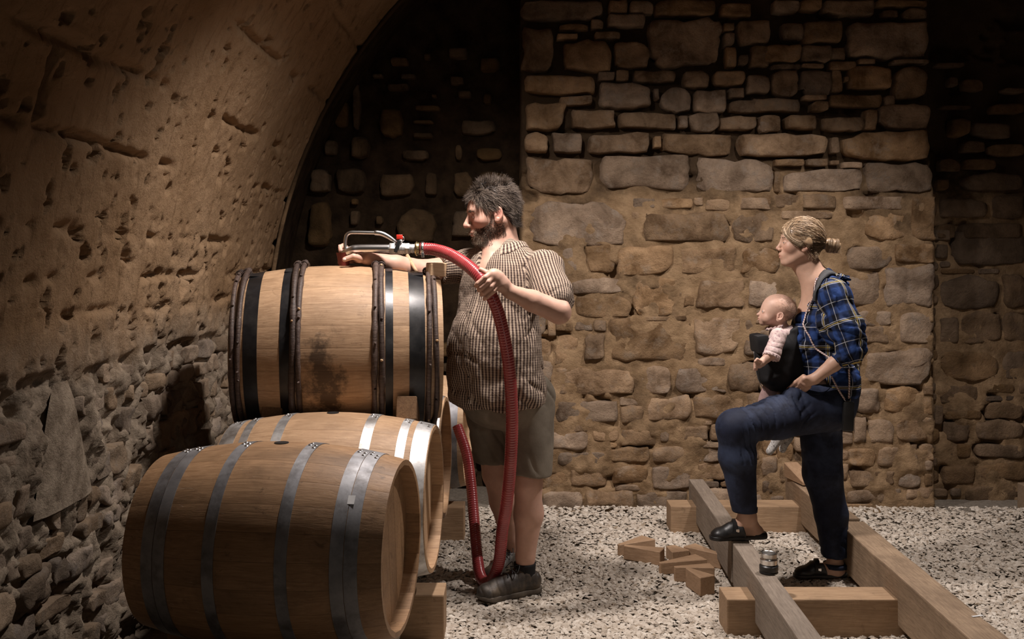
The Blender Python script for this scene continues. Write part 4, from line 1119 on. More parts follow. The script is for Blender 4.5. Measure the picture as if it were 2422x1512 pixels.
def head_sdf(x, y, z, kind='man'):
    ya = np.abs(y); E = lambda c, r: s_ell(x, ya, z, c, r); C = lambda a, b, ra, rb: s_cap(x, ya, z, a, b, ra, rb)
    baby = kind == 'baby'; wom = kind == 'woman'
    if baby:
        d = s_ell(x, y, z, (-.020, 0, .040), (.106, .088, .088))
        d = smin(d, s_ell(x, y, z, (.038, 0, -.012), (.056, .064, .066)), .03)
        d = smin(d, E((.050, .036, -.040), (.034, .032, .030)), .02)
        d = smin(d, s_ell(x, y, z, (.066, 0, -.072), (.020, .022, .017)), .02)
        d = smin(d, s_ell(x, y, z, (.070, 0, -.046), (.028, .026, .022)), .016)
        d = smax(d, -E((.104, .034, .000), (.018, .019, .013)), .012)
        d = smin(d, E((.078, .034, -.001), (.0135, .0145, .012)), .004)
        d = smax(d, -E((.093, .034, -.001), (.010, .012, .0052)), .002)
        d = smin(d, s_cap(x, y, z, (.086, 0, -.004), (.100, 0, -.022), .007, .009), .012)
        d = smin(d, s_ell(x, y, z, (.104, 0, -.026), (.009, .010, .0075)), .007)
        d = smin(d, s_ell(x, y, z, (.091, 0, -.0455), (.011, .017, .006)), .005)
        d = smin(d, s_ell(x, y, z, (.088, 0, -.0555), (.011, .014, .0065)), .005)
        d = smax(d, -s_ell(x, y, z, (.101, 0, -.0505), (.012, .013, .0020)), .002)
        ec, er = (-.014, .084, -.014), (.020, .010, .030)
    else:
        w = 0.94 if wom else 1.0
        d = s_ell(x, y, z, (-.015, 0, .038), (.100, .077, .088))
        d = smin(d, s_ell(x, y, z, (.035, 0, .0), (.060, .064 * w, .085)), .03)
        d = smin(d, C((-.022, .054 * w, -.036), (.062, .020, -.094), .024 * w, .019 * w), .03)
        d = smin(d, s_ell(x, y, z, (.076 if not wom else .072, 0, -.098), (.020, .024, .016)), .02)
        d = smin(d, E((.056, .040 * w, -.022), (.030, .026, .026)), .02)
        if not wom: d = smin(d, s_cap(x, y, z, (.079, -.034, .026), (.079, .034, .026), .014, .014), .02)
        else: d = smin(d, s_cap(x, y, z, (.074, -.034, .028), (.074, .034, .028), .014, .014), .02)
        d = smin(d, s_ell(x, y, z, (.074, 0, -.062), (.030, .032, .026)), .02)
        d = smax(d, -E((.106, .033, .004), (.021, .019, .014)), .012)
        d = smin(d, E((.0795, .033, .002), (.0135, .0150, .0125)), .004)
        d = smax(d, -E((.094, .0335, -.0015 if not wom else .000), (.010, .0125, .0020 if not wom else .0028)), .002)
        if wom:
            d = smin(d, s_cap(x, y, z, (.088, 0, .020), (.107, 0, -.022), .0070, .0090), .012)
            d = smin(d, s_ell(x, y, z, (.1105, 0, -.0285), (.0105, .0095, .0085)), .009)
        else:
            d = smin(d, s_cap(x, y, z, (.092, 0, .014), (.114, 0, -.024), .0070, .0110), .010)
            d = smin(d, s_ell(x, y, z, (.117, 0, -.031), (.0115, .0120, .0100)), .008)
        d = smin(d, E((.102, .013 * w, -.035), (.0105, .0070, .0075)), .006)
        d = smax(d, -E((.108, .0070, -.042), (.007, .0030, .004)), .003)
        lx = .0055 if wom else 0
        d = smin(d, s_ell(x, y, z, (.0965 - lx, 0, -.0625), (.0105, .022, .0055)), .005)
        d = smin(d, s_ell(x, y, z, (.0945 - lx, 0, -.0735), (.0105, .018, .0062)), .005)
        d = smax(d, -s_ell(x, y, z, (.108 - lx, 0, -.0680), (.012, .021, .0013)), .002)
        ec, er = (-.010, .079, -.008), (.019, .0085, .032)
    # ear: tilted bowl with rim and lobe
    ct, st = math.cos(0.22), math.sin(0.22)
    ex = (x - ec[0]) * ct + (z - ec[2]) * st; ez = -(x - ec[0]) * st + (z - ec[2]) * ct; ey = ya - ec[1] - 0.25 * (-ex)
    ear = s_ell(ex, ey, ez, (0, 0, 0), er)
    ear = smax(ear, -s_ell(ex, ey, ez, (.001, .0075, .004), (er[0] * .66, .0068, er[2] * .66)), .003)
    ear = smin(ear, s_ell(ex, ey, ez, (.011, .001, -.004), (.005, .006, .007)), .004)
    ear = smin(ear, s_ell(ex, ey, ez, (.004, .000, -er[2] * .82), (.010, .006, .009)), .006)
    ear = smin(ear, s_cap(ex, ey, ez, (-.004, .002, -.010), (-.003, .002, .012), .0032, .0030), .003)
    return smin(d, ear, .005)

def eyes(fr, parent, z=.002, x=.0795, y=.033, r=.0126):
    for s in (-1, 1):
        v, f = lathe([(0.0001, r)] + [(r * math.sin(a), r * math.cos(a)) for a in np.linspace(0.2, math.pi - .05, 9)], 16, 'x')
        e = obj('eye', fr.worlds(v + np.array([x, s * y, z])), f, MAT['eye_white'], parent, world=True)
        v, f = lathe([(0.0001, r * 1.03), (r * .45, r * .93), (r * .47, r * .88)], 14, 'x')
        obj('iris', fr.worlds(v + np.array([x, s * y, z])), f, MAT['iris'], e, world=True)
def hair_line(x, kind):
    if kind == 'man': return np.interp(x, [-.14, -.09, -.055, -.028, -.010, .018, .040, .060, .075, .12], [-.070, -.072, -.050, .000, .026, .012, .018, .044, .072, .080])
    if kind == 'woman': return np.interp(x, [-.14, -.10, -.06, -.03, .0, .03, .055, .075, .12], [-.06, -.062, -.058, -.040, .000, -.010, .010, .040, .060])
    return np.interp(x, [-.14, -.06, -.03, .0, .04, .06, .12], [-.03, -.03, -.0, .02, .05, .075, .09])
def head_mat_attr(o, P_, fr, kind):
    L = fr.local_pts(P_)
    g = lambda c, r: np.exp(-(((L - np.array(c)) / np.array(r)) ** 2).sum(1))
    s = np.abs(L[:, 1]); Ls = L.copy(); Ls[:, 1] = s
    gs = lambda c, r: np.exp(-(((Ls - np.array(c)) / np.array(r)) ** 2).sum(1))
    lip = g((.103, 0, -.068), (.014, .022, .009)) if kind != 'baby' else g((.10, 0, -.051), (.012, .016, .010))
    f = 0.7 * lip + 0.35 * gs((.07, .042, -.025), (.03, .025, .025)) + 0.55 * gs((-.012, .088, -.006), (.02, .02, .03)) + 0.3 * g((.118, 0, -.03), (.012, .015, .012))
    attr(o, 'flush', np.clip(f * (1.0 if kind != 'baby' else 0.8), 0, 1))

def axes_pts(a, n=60): return np.linspace(0, 1, n)
def uvec(v): v = V3(v); return v / np.linalg.norm(v)

# ================================================================== the man
man = empty('person', (0.02, 4.56, 0.0))
tag(man, 'bearded man in a brown checked shirt and shorts, holding the red hose at the barrels', 'person')
mf = uvec((-.68, -.74, 0)); ml = uvec((.74, -.68, 0))          # torso forward, left
TO = np.array([-.045, 4.52, 0])
def T(f, l, z): return TO + mf * f + ml * l + np.array([0, 0, z])
shL = V3(P(1288, 640, 4.40)); shR = V3(P(1105, 628, 4.70))
elL = V3(P(1322, 738, 4.20)); wrL = V3(P(1206, 690, 4.12))
elR = V3(P(1000, 640, 4.60)); wrR = V3(P(868, 612, 4.46))
# head: nose to the left of the picture, chin down
hy = math.radians(13); hp = math.radians(11)
hf = np.array([-math.cos(hy) * math.cos(hp), -math.sin(hy) * math.cos(hp), -math.sin(hp)])
HFm = Frame(P(1163, 505, 4.53), hf, scale=1.09)
vol = Vol(axis(-0.78, 0.36, 0.006, [(-0.24, 0.07, 0.0024), (-0.78, -0.60, 0.003), (-0.12, 0.02, 0.003)]),
          axis(4.00, 4.98, 0.007, [(4.40, 4.66, 0.0026), (4.05, 4.17, 0.003), (4.38, 4.56, 0.003)]),
          axis(0.03, 1.96, 0.008, [(1.34, 1.96, 0.0024)]))
vol.local(HFm, lambda x, y, z: head_sdf(x, y, z, 'man'), (0, 0, 0), 0.17, 0.001)
nb = V3(P(1196, 612, 4.54)); hb = HFm.world((-.030, 0, -.050))
vol.cap(hb, nb, 0.066, 0.072, 0.03)
vol.cap(HFm.world((.03, 0, -.085)), T(.06, 0, 1.50), 0.034, 0.05, 0.035)
vol.cap(nb, T(0, 0, 1.45), 0.08, 0.11, 0.04)
vol.cap(shL * .8 + T(0, 0, 1.5) * .2, shR * .8 + T(0, 0, 1.5) * .2, 0.062, 0.062, 0.04)
vol.cap(T(.02, 0, 1.40), T(.06, 0, 1.0), 0.13, 0.15, 0.05)
vol.cap(shL, elL, 0.058, 0.050, 0.03); vol.cap(elL, elL * .45 + wrL * .55, 0.051, 0.045, 0.012); vol.cap(elL * .45 + wrL * .55, wrL, 0.045, 0.029, 0.012)
vol.cap(shR, elR, 0.056, 0.049, 0.03); vol.cap(elR, elR * .5 + wrR * .5, 0.049, 0.044, 0.012); vol.cap(elR * .5 + wrR * .5, wrR, 0.044, 0.028, 0.012)
# left hand closed on the hose
hc = V3(P(1152, 676, 4.105)); hd = uvec(V3(P(1166, 706, 4.105)) - V3(P(1132, 650, 4.105)))  # hose axis, downwards
side = uvec(np.cross(hd, (0, 1, 0))); side = side if side[0] > 0 else -side     # to the right, across the hose
front = np.array([0, -1.0, 0])
palm = hc + side * 0.046 + front * 0.010
vol.cap(wrL, palm + side * .008 + hd * -0.006, 0.028, 0.030, 0.015, flat=(front, 1.25))
vol.cap(palm - hd * 0.024, palm + hd * 0.026, 0.024, 0.021, 0.015)
vol.cap(palm - hd * 0.020 - side * .004, wrL * .4 + palm * .6, 0.026, 0.026, 0.02)
for i in range(4):
    off = (-0.036 + 0.0215 * i); rr = (0.0118, 0.0122, 0.0115, 0.0102)[i]; ln = (1.0, 1.05, 1.0, 0.86)[i]
    b0 = hc + hd * (off * 0.92) + side * 0.040 + front * 0.022
    b1_ = hc + hd * (off + 0.004) + side * 0.012 + front * (0.037 * ln)
    b2_ = hc + hd * (off + 0.010) - side * 0.024 + front * (0.030 * ln)
    b3_ = hc + hd * (off + 0.013) - side * 0.037 + front * 0.008
    vol.chain([b0, b1_, b2_, b3_], [rr * 1.12, rr * 1.04, rr * .98, rr * .85], 0.006, 0.003)
# thumb along the back of the hose, tip pointing up the hose
t0 = palm - hd * 0.018 - front * 0.012; t1 = hc - hd * 0.046 + side * 0.026 - front * 0.012; t2 = hc - hd * 0.070 + side * 0.012 - front * 0.014
vol.chain([t0, t1, t2], [0.016, 0.0125, 0.0095], 0.010, 0.004)
# right hand round the bung
bc = V3(P(816, 614, 4.44))        # centre of the bung
kn = V3(P(838, 606, 4.455))
vol.cap(wrR, V3(P(846, 610, 4.47)), 0.028, 0.027, 0.015, flat=((0, 0, 1), 1.15))
vol.cap(V3(P(850, 606, 4.49)), V3(P(846, 612, 4.44)), 0.021, 0.020, 0.015)
# thumb, on the camera's side of the bung
vol.chain([V3(P(850, 612, 4.425)), V3(P(836, 607, 4.385)), V3(P(815, 614, 4.375))], [0.018, 0.0128, 0.0112], 0.012, 0.005)
# index arches up over the pipe's foot, the rest curl round behind and show at the left
vol.chain([V3(P(838, 600, 4.49)), V3(P(812, 582, 4.50)), V3(P(803, 585, 4.475)), V3(P(808, 600, 4.455))], [0.0125, 0.0115, 0.0110, 0.0095], 0.008, 0.004)
vol.chain([V3(P(836, 606, 4.50)), V3(P(806, 592, 4.525)), V3(P(793, 597, 4.49)), V3(P(800, 612, 4.46))], [0.0125, 0.0115, 0.0105, 0.0090], 0.008, 0.004)
vol.chain([V3(P(838, 612, 4.50)), V3(P(806, 606, 4.53)), V3(P(795, 610, 4.49)), V3(P(801, 617, 4.455))], [0.0120, 0.0110, 0.0100, 0.0088], 0.008, 0.004)
vol.chain([V3(P(842, 618, 4.50)), V3(P(812, 618, 4.52)), V3(P(800, 619, 4.48)), V3(P(801, 624, 4.455))], [0.0110, 0.0100, 0.0095, 0.0088], 0.008, 0.004)
# legs
aL = V3((.058, 4.53, .10)); kL = V3((.072, 4.50, .52)); hL = V3((.075, 4.56, .90))
aR = V3((.005, 4.85, .10)); kR = V3((-.075, 4.70, .52)); hR = V3((-.10, 4.66, .90))
for a_, k_, h_ in ((aL, kL, hL), (aR, kR, hR)):
    vol.cap(T(0.02, 0, .98), h_, 0.12, 0.10, 0.05)
    vol.cap(h_, k_, 0.092, 0.066, 0.03); c_ = k_ * .66 + a_ * .34 - mf * 0.012
    vol.cap(k_, c_, 0.060, 0.066, 0.02); vol.cap(c_, a_ * .8 + k_ * .2, 0.066, 0.043, 0.02); vol.cap(a_ * .8 + k_ * .2, a_ * 1.0, 0.043, 0.040, 0.015)
    vol.cap(a_, a_ + np.array([-.855, -.52, 0]) * .10 - np.array([0, 0, .045]), 0.038, 0.030, 0.02)
vol.noise(0.0016, 30, 3, 2)
Pm, Fm = vol.mesh(); del vol
body = obj('body', Pm, Fm, MAT['skin_man'], man, world=True)
head_mat_attr(body, Pm, HFm, 'man')
def thin(o, r):
    d = o.modifiers.new('thin', 'DECIMATE'); d.ratio = r
thin(body, .48)
Nm = vnormals(Pm, Fm)
eyes(HFm, man)
# thumbnail
tv, tf = lathe([(0.0001, .0012), (.0045, .0010), (.0062, 0)], 12)
tn = obj('fingernail', tv * np.array([1.2, .85, 1]), tf, MAT['nail'], man)
tn.location = P(814.5, 613.5, 4.363) - man.location; tn.rotation_euler = (math.radians(80), 0, math.radians(8))

# hair and beard
L_ = HFm.local_pts(Pm); NL = Nm @ HFm.R
rh_ = np.random.RandomState(3)
inh = (np.abs(L_) < 0.16).all(1) & (L_[:, 2] > hair_line(L_[:, 0], 'man') + 0.006 * vnoise(L_[:, 0] * 60, L_[:, 1] * 60, 0, 1)) & ~((np.abs(L_[:, 1]) > .070) & (L_[:, 0] > -.032) & (L_[:, 0] < .014) & (L_[:, 2] < .024))
ii = rh_.choice(np.nonzero(inh)[0], 8500)
lp = L_[ii]; base = NL[ii]; sgn = np.sign(lp[:, 1] + 1e-6)
top = sstep(.05, .11, lp[:, 2]); frt = sstep(.02, .06, lp[:, 0])
comb = np.stack([-1.0 + 1.15 * frt, .15 * sgn * (1 - top) + .25 * frt, -.62 * (1 - top) + .10 * top - .1 * frt], 1)
cl = np.stack([vnoise(lp[:, 0] * 38, lp[:, 1] * 38, lp[:, 2] * 38, 1, s_) for s_ in (1, 2, 3)], 1)
tuft = (lp[:, 0] > -.08) & (lp[:, 0] < .03) & (lp[:, 2] > .100)
dl = base * (0.24 + .25 * rh_.rand(len(lp), 1) * top[:, None]) + comb + 1.5 * cl
dl[tuft] = base[tuft] * 0.9 + 3.2 * np.stack([vnoise(lp[tuft, 0] * 60, lp[tuft, 1] * 60, 0, 1, s_) for s_ in (4, 5, 6)], 1) + np.array([-.55, 0, .25])
dl /= np.linalg.norm(dl, axis=1)[:, None]
strands('hair', Pm[ii] + Nm[ii] * .004, dl @ HFm.R.T, np.where(tuft, 0.040, 0.032), MAT['hair_man'], man, 0.00085, 6, 0.30, 0.45, seed=5, jit=0.08)
# scalp cap under the strands
vh = Vol(axis(-.26, .10, .003), axis(4.36, 4.70, .003), axis(1.58, 1.95, .003))
def hair_cap(x, y, z, kind='man', t=.001):
    d = head_sdf(x, y, z, kind) - t - .0005 * vnoise(x * 40, y * 40, z * 40, 1, 4)
    return smax(d, hair_line(x, kind) + 0.002 - z, .006)
vh.local(HFm, lambda x, y, z: smax(hair_cap(x, y, z), -s_ell(x, np.abs(y), z, (-.008, .082, -.004), (.026, .03, .040)), .004), (0, 0, 0), 0.17, 0.001)
Ph, Fh = vh.mesh(); hcap = obj('scalp_hair', Ph, Fh, MAT['hair_man'], man, world=True)
attr(hcap, 'tone', 0.10 + 0.2 * fbm(Ph[:, 0], Ph[:, 1], Ph[:, 2], 90, 3))
b_in = (np.abs(L_) < 0.16).all(1) & (L_[:, 0] > -.030) & (
    ((L_[:, 2] < np.interp(L_[:, 0], [-.03, .0, .012, .03, .06, .085, .1], [-.015, .010, .005, -.034, -.052, -.048, -.050])) & (L_[:, 2] > -.125)))
lipz = (L_[:, 0] > .085) & (np.abs(L_[:, 1]) < .022) & (L_[:, 2] < -.060) & (L_[:, 2] > -.080)
earz = (np.abs(L_[:, 1]) > .074) & (L_[:, 2] > -.045)
neckz = (L_[:, 2] < -.105) & (L_[:, 0] < .03)
jj = rh_.choice(np.nonzero(b_in & ~lipz & ~earz & ~neckz)[0], 9500)
lb = L_[jj]; db = NL[jj] * 0.28 + np.array([0.10, 0, -1.0]) + 0.9 * np.stack([vnoise(lb[:, 0] * 70, lb[:, 1] * 70, lb[:, 2] * 70, 1, s_) for s_ in (7, 8, 9)], 1)
bo = strands('beard', Pm[jj] - Nm[jj] * .001, (db / np.linalg.norm(db, axis=1)[:, None]) @ HFm.R.T, np.interp(lb[:, 0], [-.02, .03, .09], [.007, .011, .016]) * np.where(lb[:, 2] > -.055, .75, 1.0), MAT['beard'], man, 0.00062, 4, 0.5, 0.0, seed=6)
# lighter towards moustache and chin
tone = bo.data.attributes['tone']; n_ = len(jj); tv_ = np.repeat(np.clip(0.28 + 0.55 * sstep(.045, .095, lb[:, 0]) + 0.3 * rh_.randn(n_) * .7, 0, 1), 4 * 3).astype(np.float32); tone.data.foreach_set('value', tv_)
# eyebrow
kk = np.nonzero((np.abs(L_[:, 1]) > .014) & (np.abs(L_[:, 1]) < .052) & (np.abs(L_[:, 2] - (.024 - .10 * np.abs(np.abs(L_[:, 1]) - .034))) < .0042) & (L_[:, 0] > .06))[0]
kk = rh_.choice(kk, 300); dlb = np.stack([0.2 + 0 * kk, np.sign(L_[kk, 1]), 0.15 + 0 * kk], 1)
strands('eyebrow', Pm[kk], dlb @ HFm.R.T, 0.009, MAT['beard'], man, 0.0005, 4, 0.2, 0.0, seed=8)
# small clip holding the hair on top
v_, f_ = box(0, 0, 0, .028, .012, .008, .002)
hc_o = empty('hair_clip', HFm.world((.012, .035, .128)) - V3(man.location)); hc_o.parent = man
hc_o.rotation_euler = (0.2, -0.4, -0.3)
obj('clip_body', v_, f_, MAT['black_plastic'], hc_o, smooth=False)
v_, f_ = lathe([(0.0001, .003), (.003, .002), (.0035, 0)], 10); w_ = obj('white_bead', v_ + np.array([-.014, 0, .004]), f_, MAT['zinc'], hc_o)

# shirt
vs_ = Vol(axis(-.52, .40, .0055), axis(4.05, 4.95, .0055), axis(.83, 1.68, .0050))
FT = Frame(TO, mf)
vs_.ell((.02, 0, 1.36), (.150, .215, .25), fr=FT, k=.03)
vs_.ell((.055, 0, 1.12), (.190, .238, .27), fr=FT, k=.06)
vs_.ell((.035, 0, .93), (.190, .242, .22), fr=FT, k=.06)
vs_.cap(shL + V3((0, 0, -.005)), shR + V3((0, 0, .0)), .072, .070, .05)
vs_.cap(T(-.01, 0, 1.585), shL * .75 + T(0, 0, 1.5) * .25, .072, .066, .04)
vs_.cap(T(-.01, 0, 1.585), shR * .75 + T(0, 0, 1.5) * .25, .072, .066, .04)
def sleeve(v, a, b, ra, rb, frac, k=.035):
    a, b = V3(a), V3(b); d = uvec(b - a); L = np.linalg.norm(b - a) * frac; e = a + d * L
    def fn(X, Y, Z):
        q = s_cap(X, Y, Z, a, a + d * (L + .05), ra, rb)
        pl = (X - e[0]) * d[0] + (Y - e[1]) * d[1] + (Z - e[2]) * d[2]
        return smax(q, pl, .006)
    R = max(ra, rb) + .02
    v.add(fn, np.minimum(a, e) - R, np.maximum(a, e) + R, k)
sleeve(vs_, shL, elL, .086, .090, .66); sleeve(vs_, shR, elR, .080, .076, .62)
# turned-up cuff
dL = uvec(elL - shL); cu = shL + (elL - shL) * .58
vs_.cap(cu, cu + dL * .028, .092, .090, .006)
# open neck
vs_.cap(T(.02, 0, 1.66), T(.175, 0, 1.475), .060, .022, .008, 'sub')
vs_.cap(nb + V3((0, 0, .02)), nb + V3((0, 0, .12)), .078, .075, .008, 'sub')
vs_.noise(.020, 7, 31, 2, stretch=(1, 1, .45)); vs_.noise(.007, 22, 33, 2)
vs_.folds(.014, (.5, .3, 1.0), 30, 5, 41, hi=(.5, 5, 1.12)); vs_.folds(.012, (.7, -.3, -.9), 42, 5, 43, lo=(.05, 4, 1.2)); vs_.folds(.006, (1, .5, .35), 30, 5, 47)
vs_.add(lambda X, Y, Z: (0.872 + 0.045 * sstep(.02, .25, X + 0 * Z) + .006 * np.sin(X * 40) - Z) + 0 * Y, (-.5, 4.0, .80), (.4, 5, 1.0), .006, 'int', m=0.05)
Ps, Fs = vs_.mesh(); del vs_
shirt = obj('shirt', Ps, Fs, MAT['check'], man, world=True)
attr(shirt, 'weave', bone_uv(Ps, [(T(.03, 0, .8), T(.0, 0, 1.6), mf, .19, 0.0), (shL * 1.0, elL, (1, 0, 0), .085, .31), (shR, elR, (0, 0, 1), .085, .57)]))
# collar: a folded band round the neck, open at the front
def band(pts, w, dirs, th=.003):
    pts = np.asarray(pts); dirs = np.asarray(dirs); n = len(pts)
    t = np.gradient(pts, axis=0); nn = np.cross(t, dirs); nn /= np.linalg.norm(nn, axis=1)[:, None]
    a = pts + nn * th; b_ = pts - nn * th; c_ = pts + dirs * w - nn * th; d_ = pts + dirs * w + nn * th
    V = np.stack([a, b_, c_, d_], 1).reshape(-1, 3)
    return V, [tuple(q) for q in grid_faces(n, 4, False, True)] + [(0, 1, 2, 3), tuple((n - 1) * 4 + i for i in (3, 2, 1, 0))]
from mathutils.bvhtree import BVHTree
bvh = BVHTree.FromPolygons([tuple(p) for p in Ps], [tuple(f) for f in Fs])
an = np.linspace(-2.55, 2.55, 44); ci_, co_ = [], []
def drop(p):
    r = bvh.ray_cast(Vector((p[0], p[1], 1.80)), Vector((0, 0, -1))); return r[0].z if r[0] is not None else 1.5
for a in an:
    o_ = ml * math.sin(a) - mf * math.cos(a); fr_ = sstep(1.1, 2.5, abs(a))
    r_in = .086 + .010 * fr_; r_out = r_in + .036 + .020 * fr_
    pi_ = nb + o_ * r_in; po_ = nb + o_ * r_out
    zi = max(drop(nb + o_ * (r_in + .012)) + .020 - .012 * fr_, 0); zo = drop(po_) + .006
    zi = min(zi, zo + .050)
    ci_.append((pi_[0], pi_[1], zi)); co_.append((po_[0], po_[1], zo))
ci_, co_ = np.array(ci_), np.array(co_)
for _ in range(3):
    for q in (ci_, co_): q[1:-1] = (q[:-2] + 2 * q[1:-1] + q[2:]) / 4
mid = (ci_ + co_) / 2 + np.array([0, 0, .010])
V_ = np.stack([ci_, mid, co_, co_ - np.array([0, 0, .003]), mid - np.array([0, 0, .004]), ci_ - np.array([0, 0, .004]) * 1.0], 1).reshape(-1, 3)
f_ = [tuple(q) for q in grid_faces(44, 6, False, True)] + [tuple(range(6)), tuple(43 * 6 + i for i in range(6))[::-1]]
co = obj('collar', V_, f_, MAT['check'], man, world=True)
attr(co, 'weave', np.stack([np.repeat(an * .11, 6), np.tile([0, .022, .045, .045, .022, 0], 44), V_[:, 2] * 0], 1))
# placket strip and buttons follow the belly
pl_ = []
for z in np.linspace(1.44, .90, 24):
    o = T(.6, .012 * 0, z); r = bvh.ray_cast(Vector(o), Vector(-mf))
    if r[0] is not None: pl_.append(np.array(r[0]) + mf * .002)
pl_ = np.array(pl_)
V_ = []
for p_ in pl_:
    V_ += [p_ + ml * .017 - mf * .004, p_ + ml * .0155 + mf * .001, p_ - ml * .0155 + mf * .001, p_ - ml * .017 - mf * .004]
v_ = np.array(V_)
pk = obj('placket', v_, grid_faces(len(pl_), 4), MAT['check'], man, world=True)
attr(pk, 'weave', np.stack([np.tile([.02, .0185, -.0155, -.017], len(pl_)) + .003, v_[:, 2], v_[:, 2] * 0], 1))
for i in range(2, len(pl_), 4):
    v_, f_ = lathe([(0.0001, .0018), (.0038, .0018), (.0042, 0)], 12); R3 = Frame(pl_[i] + mf * .001, np.cross(ml, mf) * -1 + 0, up=mf)
    obj('button', R3.worlds(v_), f_, MAT['black_plastic'], man, world=True)

# shorts
vv_ = Vol(axis(-.34, .30, .0055), axis(4.28, 4.95, .0055), axis(.53, 1.02, .0055))
vv_.ell((.02, 0, .93), (.165, .205, .17), fr=FT, k=.03)
def leg_cone(v, a, b, ra, rb, zc, k=.03):
    v.add(lambda X, Y, Z: smax(s_cap(X, Y, Z, a, b, ra, rb), zc - Z + 0 * X, .006), np.minimum(a, b) - max(ra, rb), np.maximum(a, b) + max(ra, rb), k)
leg_cone(vv_, hL, kL + (kL - hL) * .1, .125, .098, .562); leg_cone(vv_, hR, kR + (kR - hR) * .1, .125, .100, .575)
vv_.noise(.014, 8, 51, 2, stretch=(1, 1, .4)); vv_.folds(.009, (.8, .3, .6), 40, 5, 55)
vv_.add(lambda X, Y, Z: Z - 1.0 + 0 * X + 0 * Y, (-.4, 4, .98), (.4, 5, 1.1), .004, 'int')
Pq, Fq = vv_.mesh(); obj('shorts', Pq, Fq, MAT['khaki'], man, world=True)

# shoes and socks
def shoe(fr, name, parent, mats=('shoe', 'shoe_sole')):
    root = empty(name, fr.o - V3(parent.location)); root.parent = parent
    lo = fr.o - .24; hi = fr.o + .24
    v = Vol(axis(lo[0], hi[0], .0035), axis(lo[1], hi[1], .0035), axis(0.0, .20, .0035))
    v.local(fr, lambda x, y, z: s_cap(x, y, z, (-.085, 0, .052), (-.055, 0, .085), .040, .040), (-.07, 0, .07), .07, .01)
    v.local(fr, lambda x, y, z: s_cap(x, y, z, (-.085, 0, .045), (.125, -.004, .034), .040, .036, ((0, 1, 0), .92)), (.02, 0, .04), .17, .02)
    v.local(fr, lambda x, y, z: s_cap(x, y, z, (-.035, 0, .078), (.075, 0, .048), .036, .034), (.02, 0, .06), .12, .03)
    v.local(fr, lambda x, y, z: s_ell(x, y, z, (.118, 0, .036), (.046, .043, .030)), (.12, 0, .04), .06, .012)
    v.noise(.003, 30, 61, 2); v.folds(.004, (1, .2, .3), 90, 4, 65)
    v.local(fr, lambda x, y, z: s_cap(x, y, z, (-.062, 0, .150), (-.058, 0, .078), .046, .038), (-.06, 0, .11), .09, .006, 'sub')
    v.local(fr, lambda x, y, z: .014 - z + 0 * x, (0, 0, 0), .26, .004, 'int')
    p, f = v.mesh(); obj('shoe_upper', p, f, MAT[mats[0]], root, world=True)
    v = Vol(axis(lo[0], hi[0], .004), axis(lo[1], hi[1], .004), axis(-.01, .06, .0025))
    v.local(fr, lambda x, y, z: smax(smax(smin(s_cap(x, y, z, (-.088, 0, .015), (0, 0, .015), .043, .036), s_cap(x, y, z, (0, 0, .015), (.122, -.003, .015), .036, .046), .03), z - .024 - .10 * np.clip(x - .12, 0, 1), .003), .001 + .25 * np.clip(x - .11, 0, 1) - z, .003), (0, 0, .0), .24, .001)
    p, f = v.mesh(); obj('sole', p, f, MAT[mats[1]], root, world=True)
    for i in range(5):
        x0 = .000 + i * .019; z0 = .117 - i * .0105
        a = [fr.world((x0 + .004 * math.cos(t * 3), .026 * math.cos(t), z0 - .010 + .012 * math.sin(t))) for t in np.linspace(.1, math.pi - .1, 9)]
        v_, f_ = tube(a, .0022, 6); obj('lace', v_, f_, MAT['grey_strap'], root, world=True)
    for s in (-1, 1):
        a = [fr.world((.0, .003 * s, .122)), fr.world((-.01, .03 * s, .130)), fr.world((.012, .044 * s, .105)), fr.world((.02, .01 * s, .118))]
        v_, f_ = tube(spline(a, 14), .0018, 5); obj('lace', v_, f_, MAT['grey_strap'], root, world=True)
    return root
fd = uvec((-.855, -.52, 0))
FsL = Frame((aL[0] + fd[0] * .060, aL[1] + fd[1] * .060, .012), fd, scale=1.1); FsR = Frame((aR[0] - .033, aR[1] - .05, .012), uvec((-.55, -.83, 0)))
for fr_, a_ in ((FsL, aL), (FsR, aR)):
    shoe(fr_, 'shoe', man)
    v_, f_ = tube(spline([a_ - V3((0, 0, .03)), a_ + V3((0, 0, .01)), a_ + V3((0, 0, .052))], 10), [.044, .045, .046, .0465, .047, .048, .049, .050, .0505, .0510], 20)
    obj('sock', v_, f_, MAT['black_cloth'], man, world=True)
# ================================================================== the woman
wo = empty('person', (1.45, 4.72, 0.0))
tag(wo, 'blonde woman in a blue tartan shirt and jeans, one foot up on the grey rail', 'person')
wfd = uvec((-1, 0.06, 0)); whp = math.radians(-3)
HFw = Frame(P(1893, 577, 4.68), (-math.cos(whp), 0.06, -math.sin(whp)), scale=.93)
sL = V3(P(1972, 700, 4.55)); sR = V3(P(1950, 695, 4.82)); eL = V3(P(2014, 828, 4.47)); wL = V3(P(1928, 896, 4.50))
nbw = V3(P(1938, 672, 4.68)); chest = V3(P(1935, 765, 4.69)); waist = V3(P(1935, 880, 4.70)); hipc = V3(P(1962, 945, 4.71))
hipL = V3(P(1950, 962, 4.63)); knL = V3(P(1738, 1012, 4.50)); anL = V3(P(1768, 1222, 4.53))
hipR = V3(P(1940, 975, 4.76)); knR = V3(P(1945, 1120, 4.74)); anR = V3(P(1978, 1345, 4.74))
vol = Vol(axis(.84, 1.78, .006, [(1.24, 1.46, .0026)]),
          axis(4.38, 4.95, .006, [(4.58, 4.78, .0028)]),
          axis(.0, 1.76, .009, [(0.0, .42, .0045), (.94, 1.08, .003), (1.42, 1.76, .0024)]))
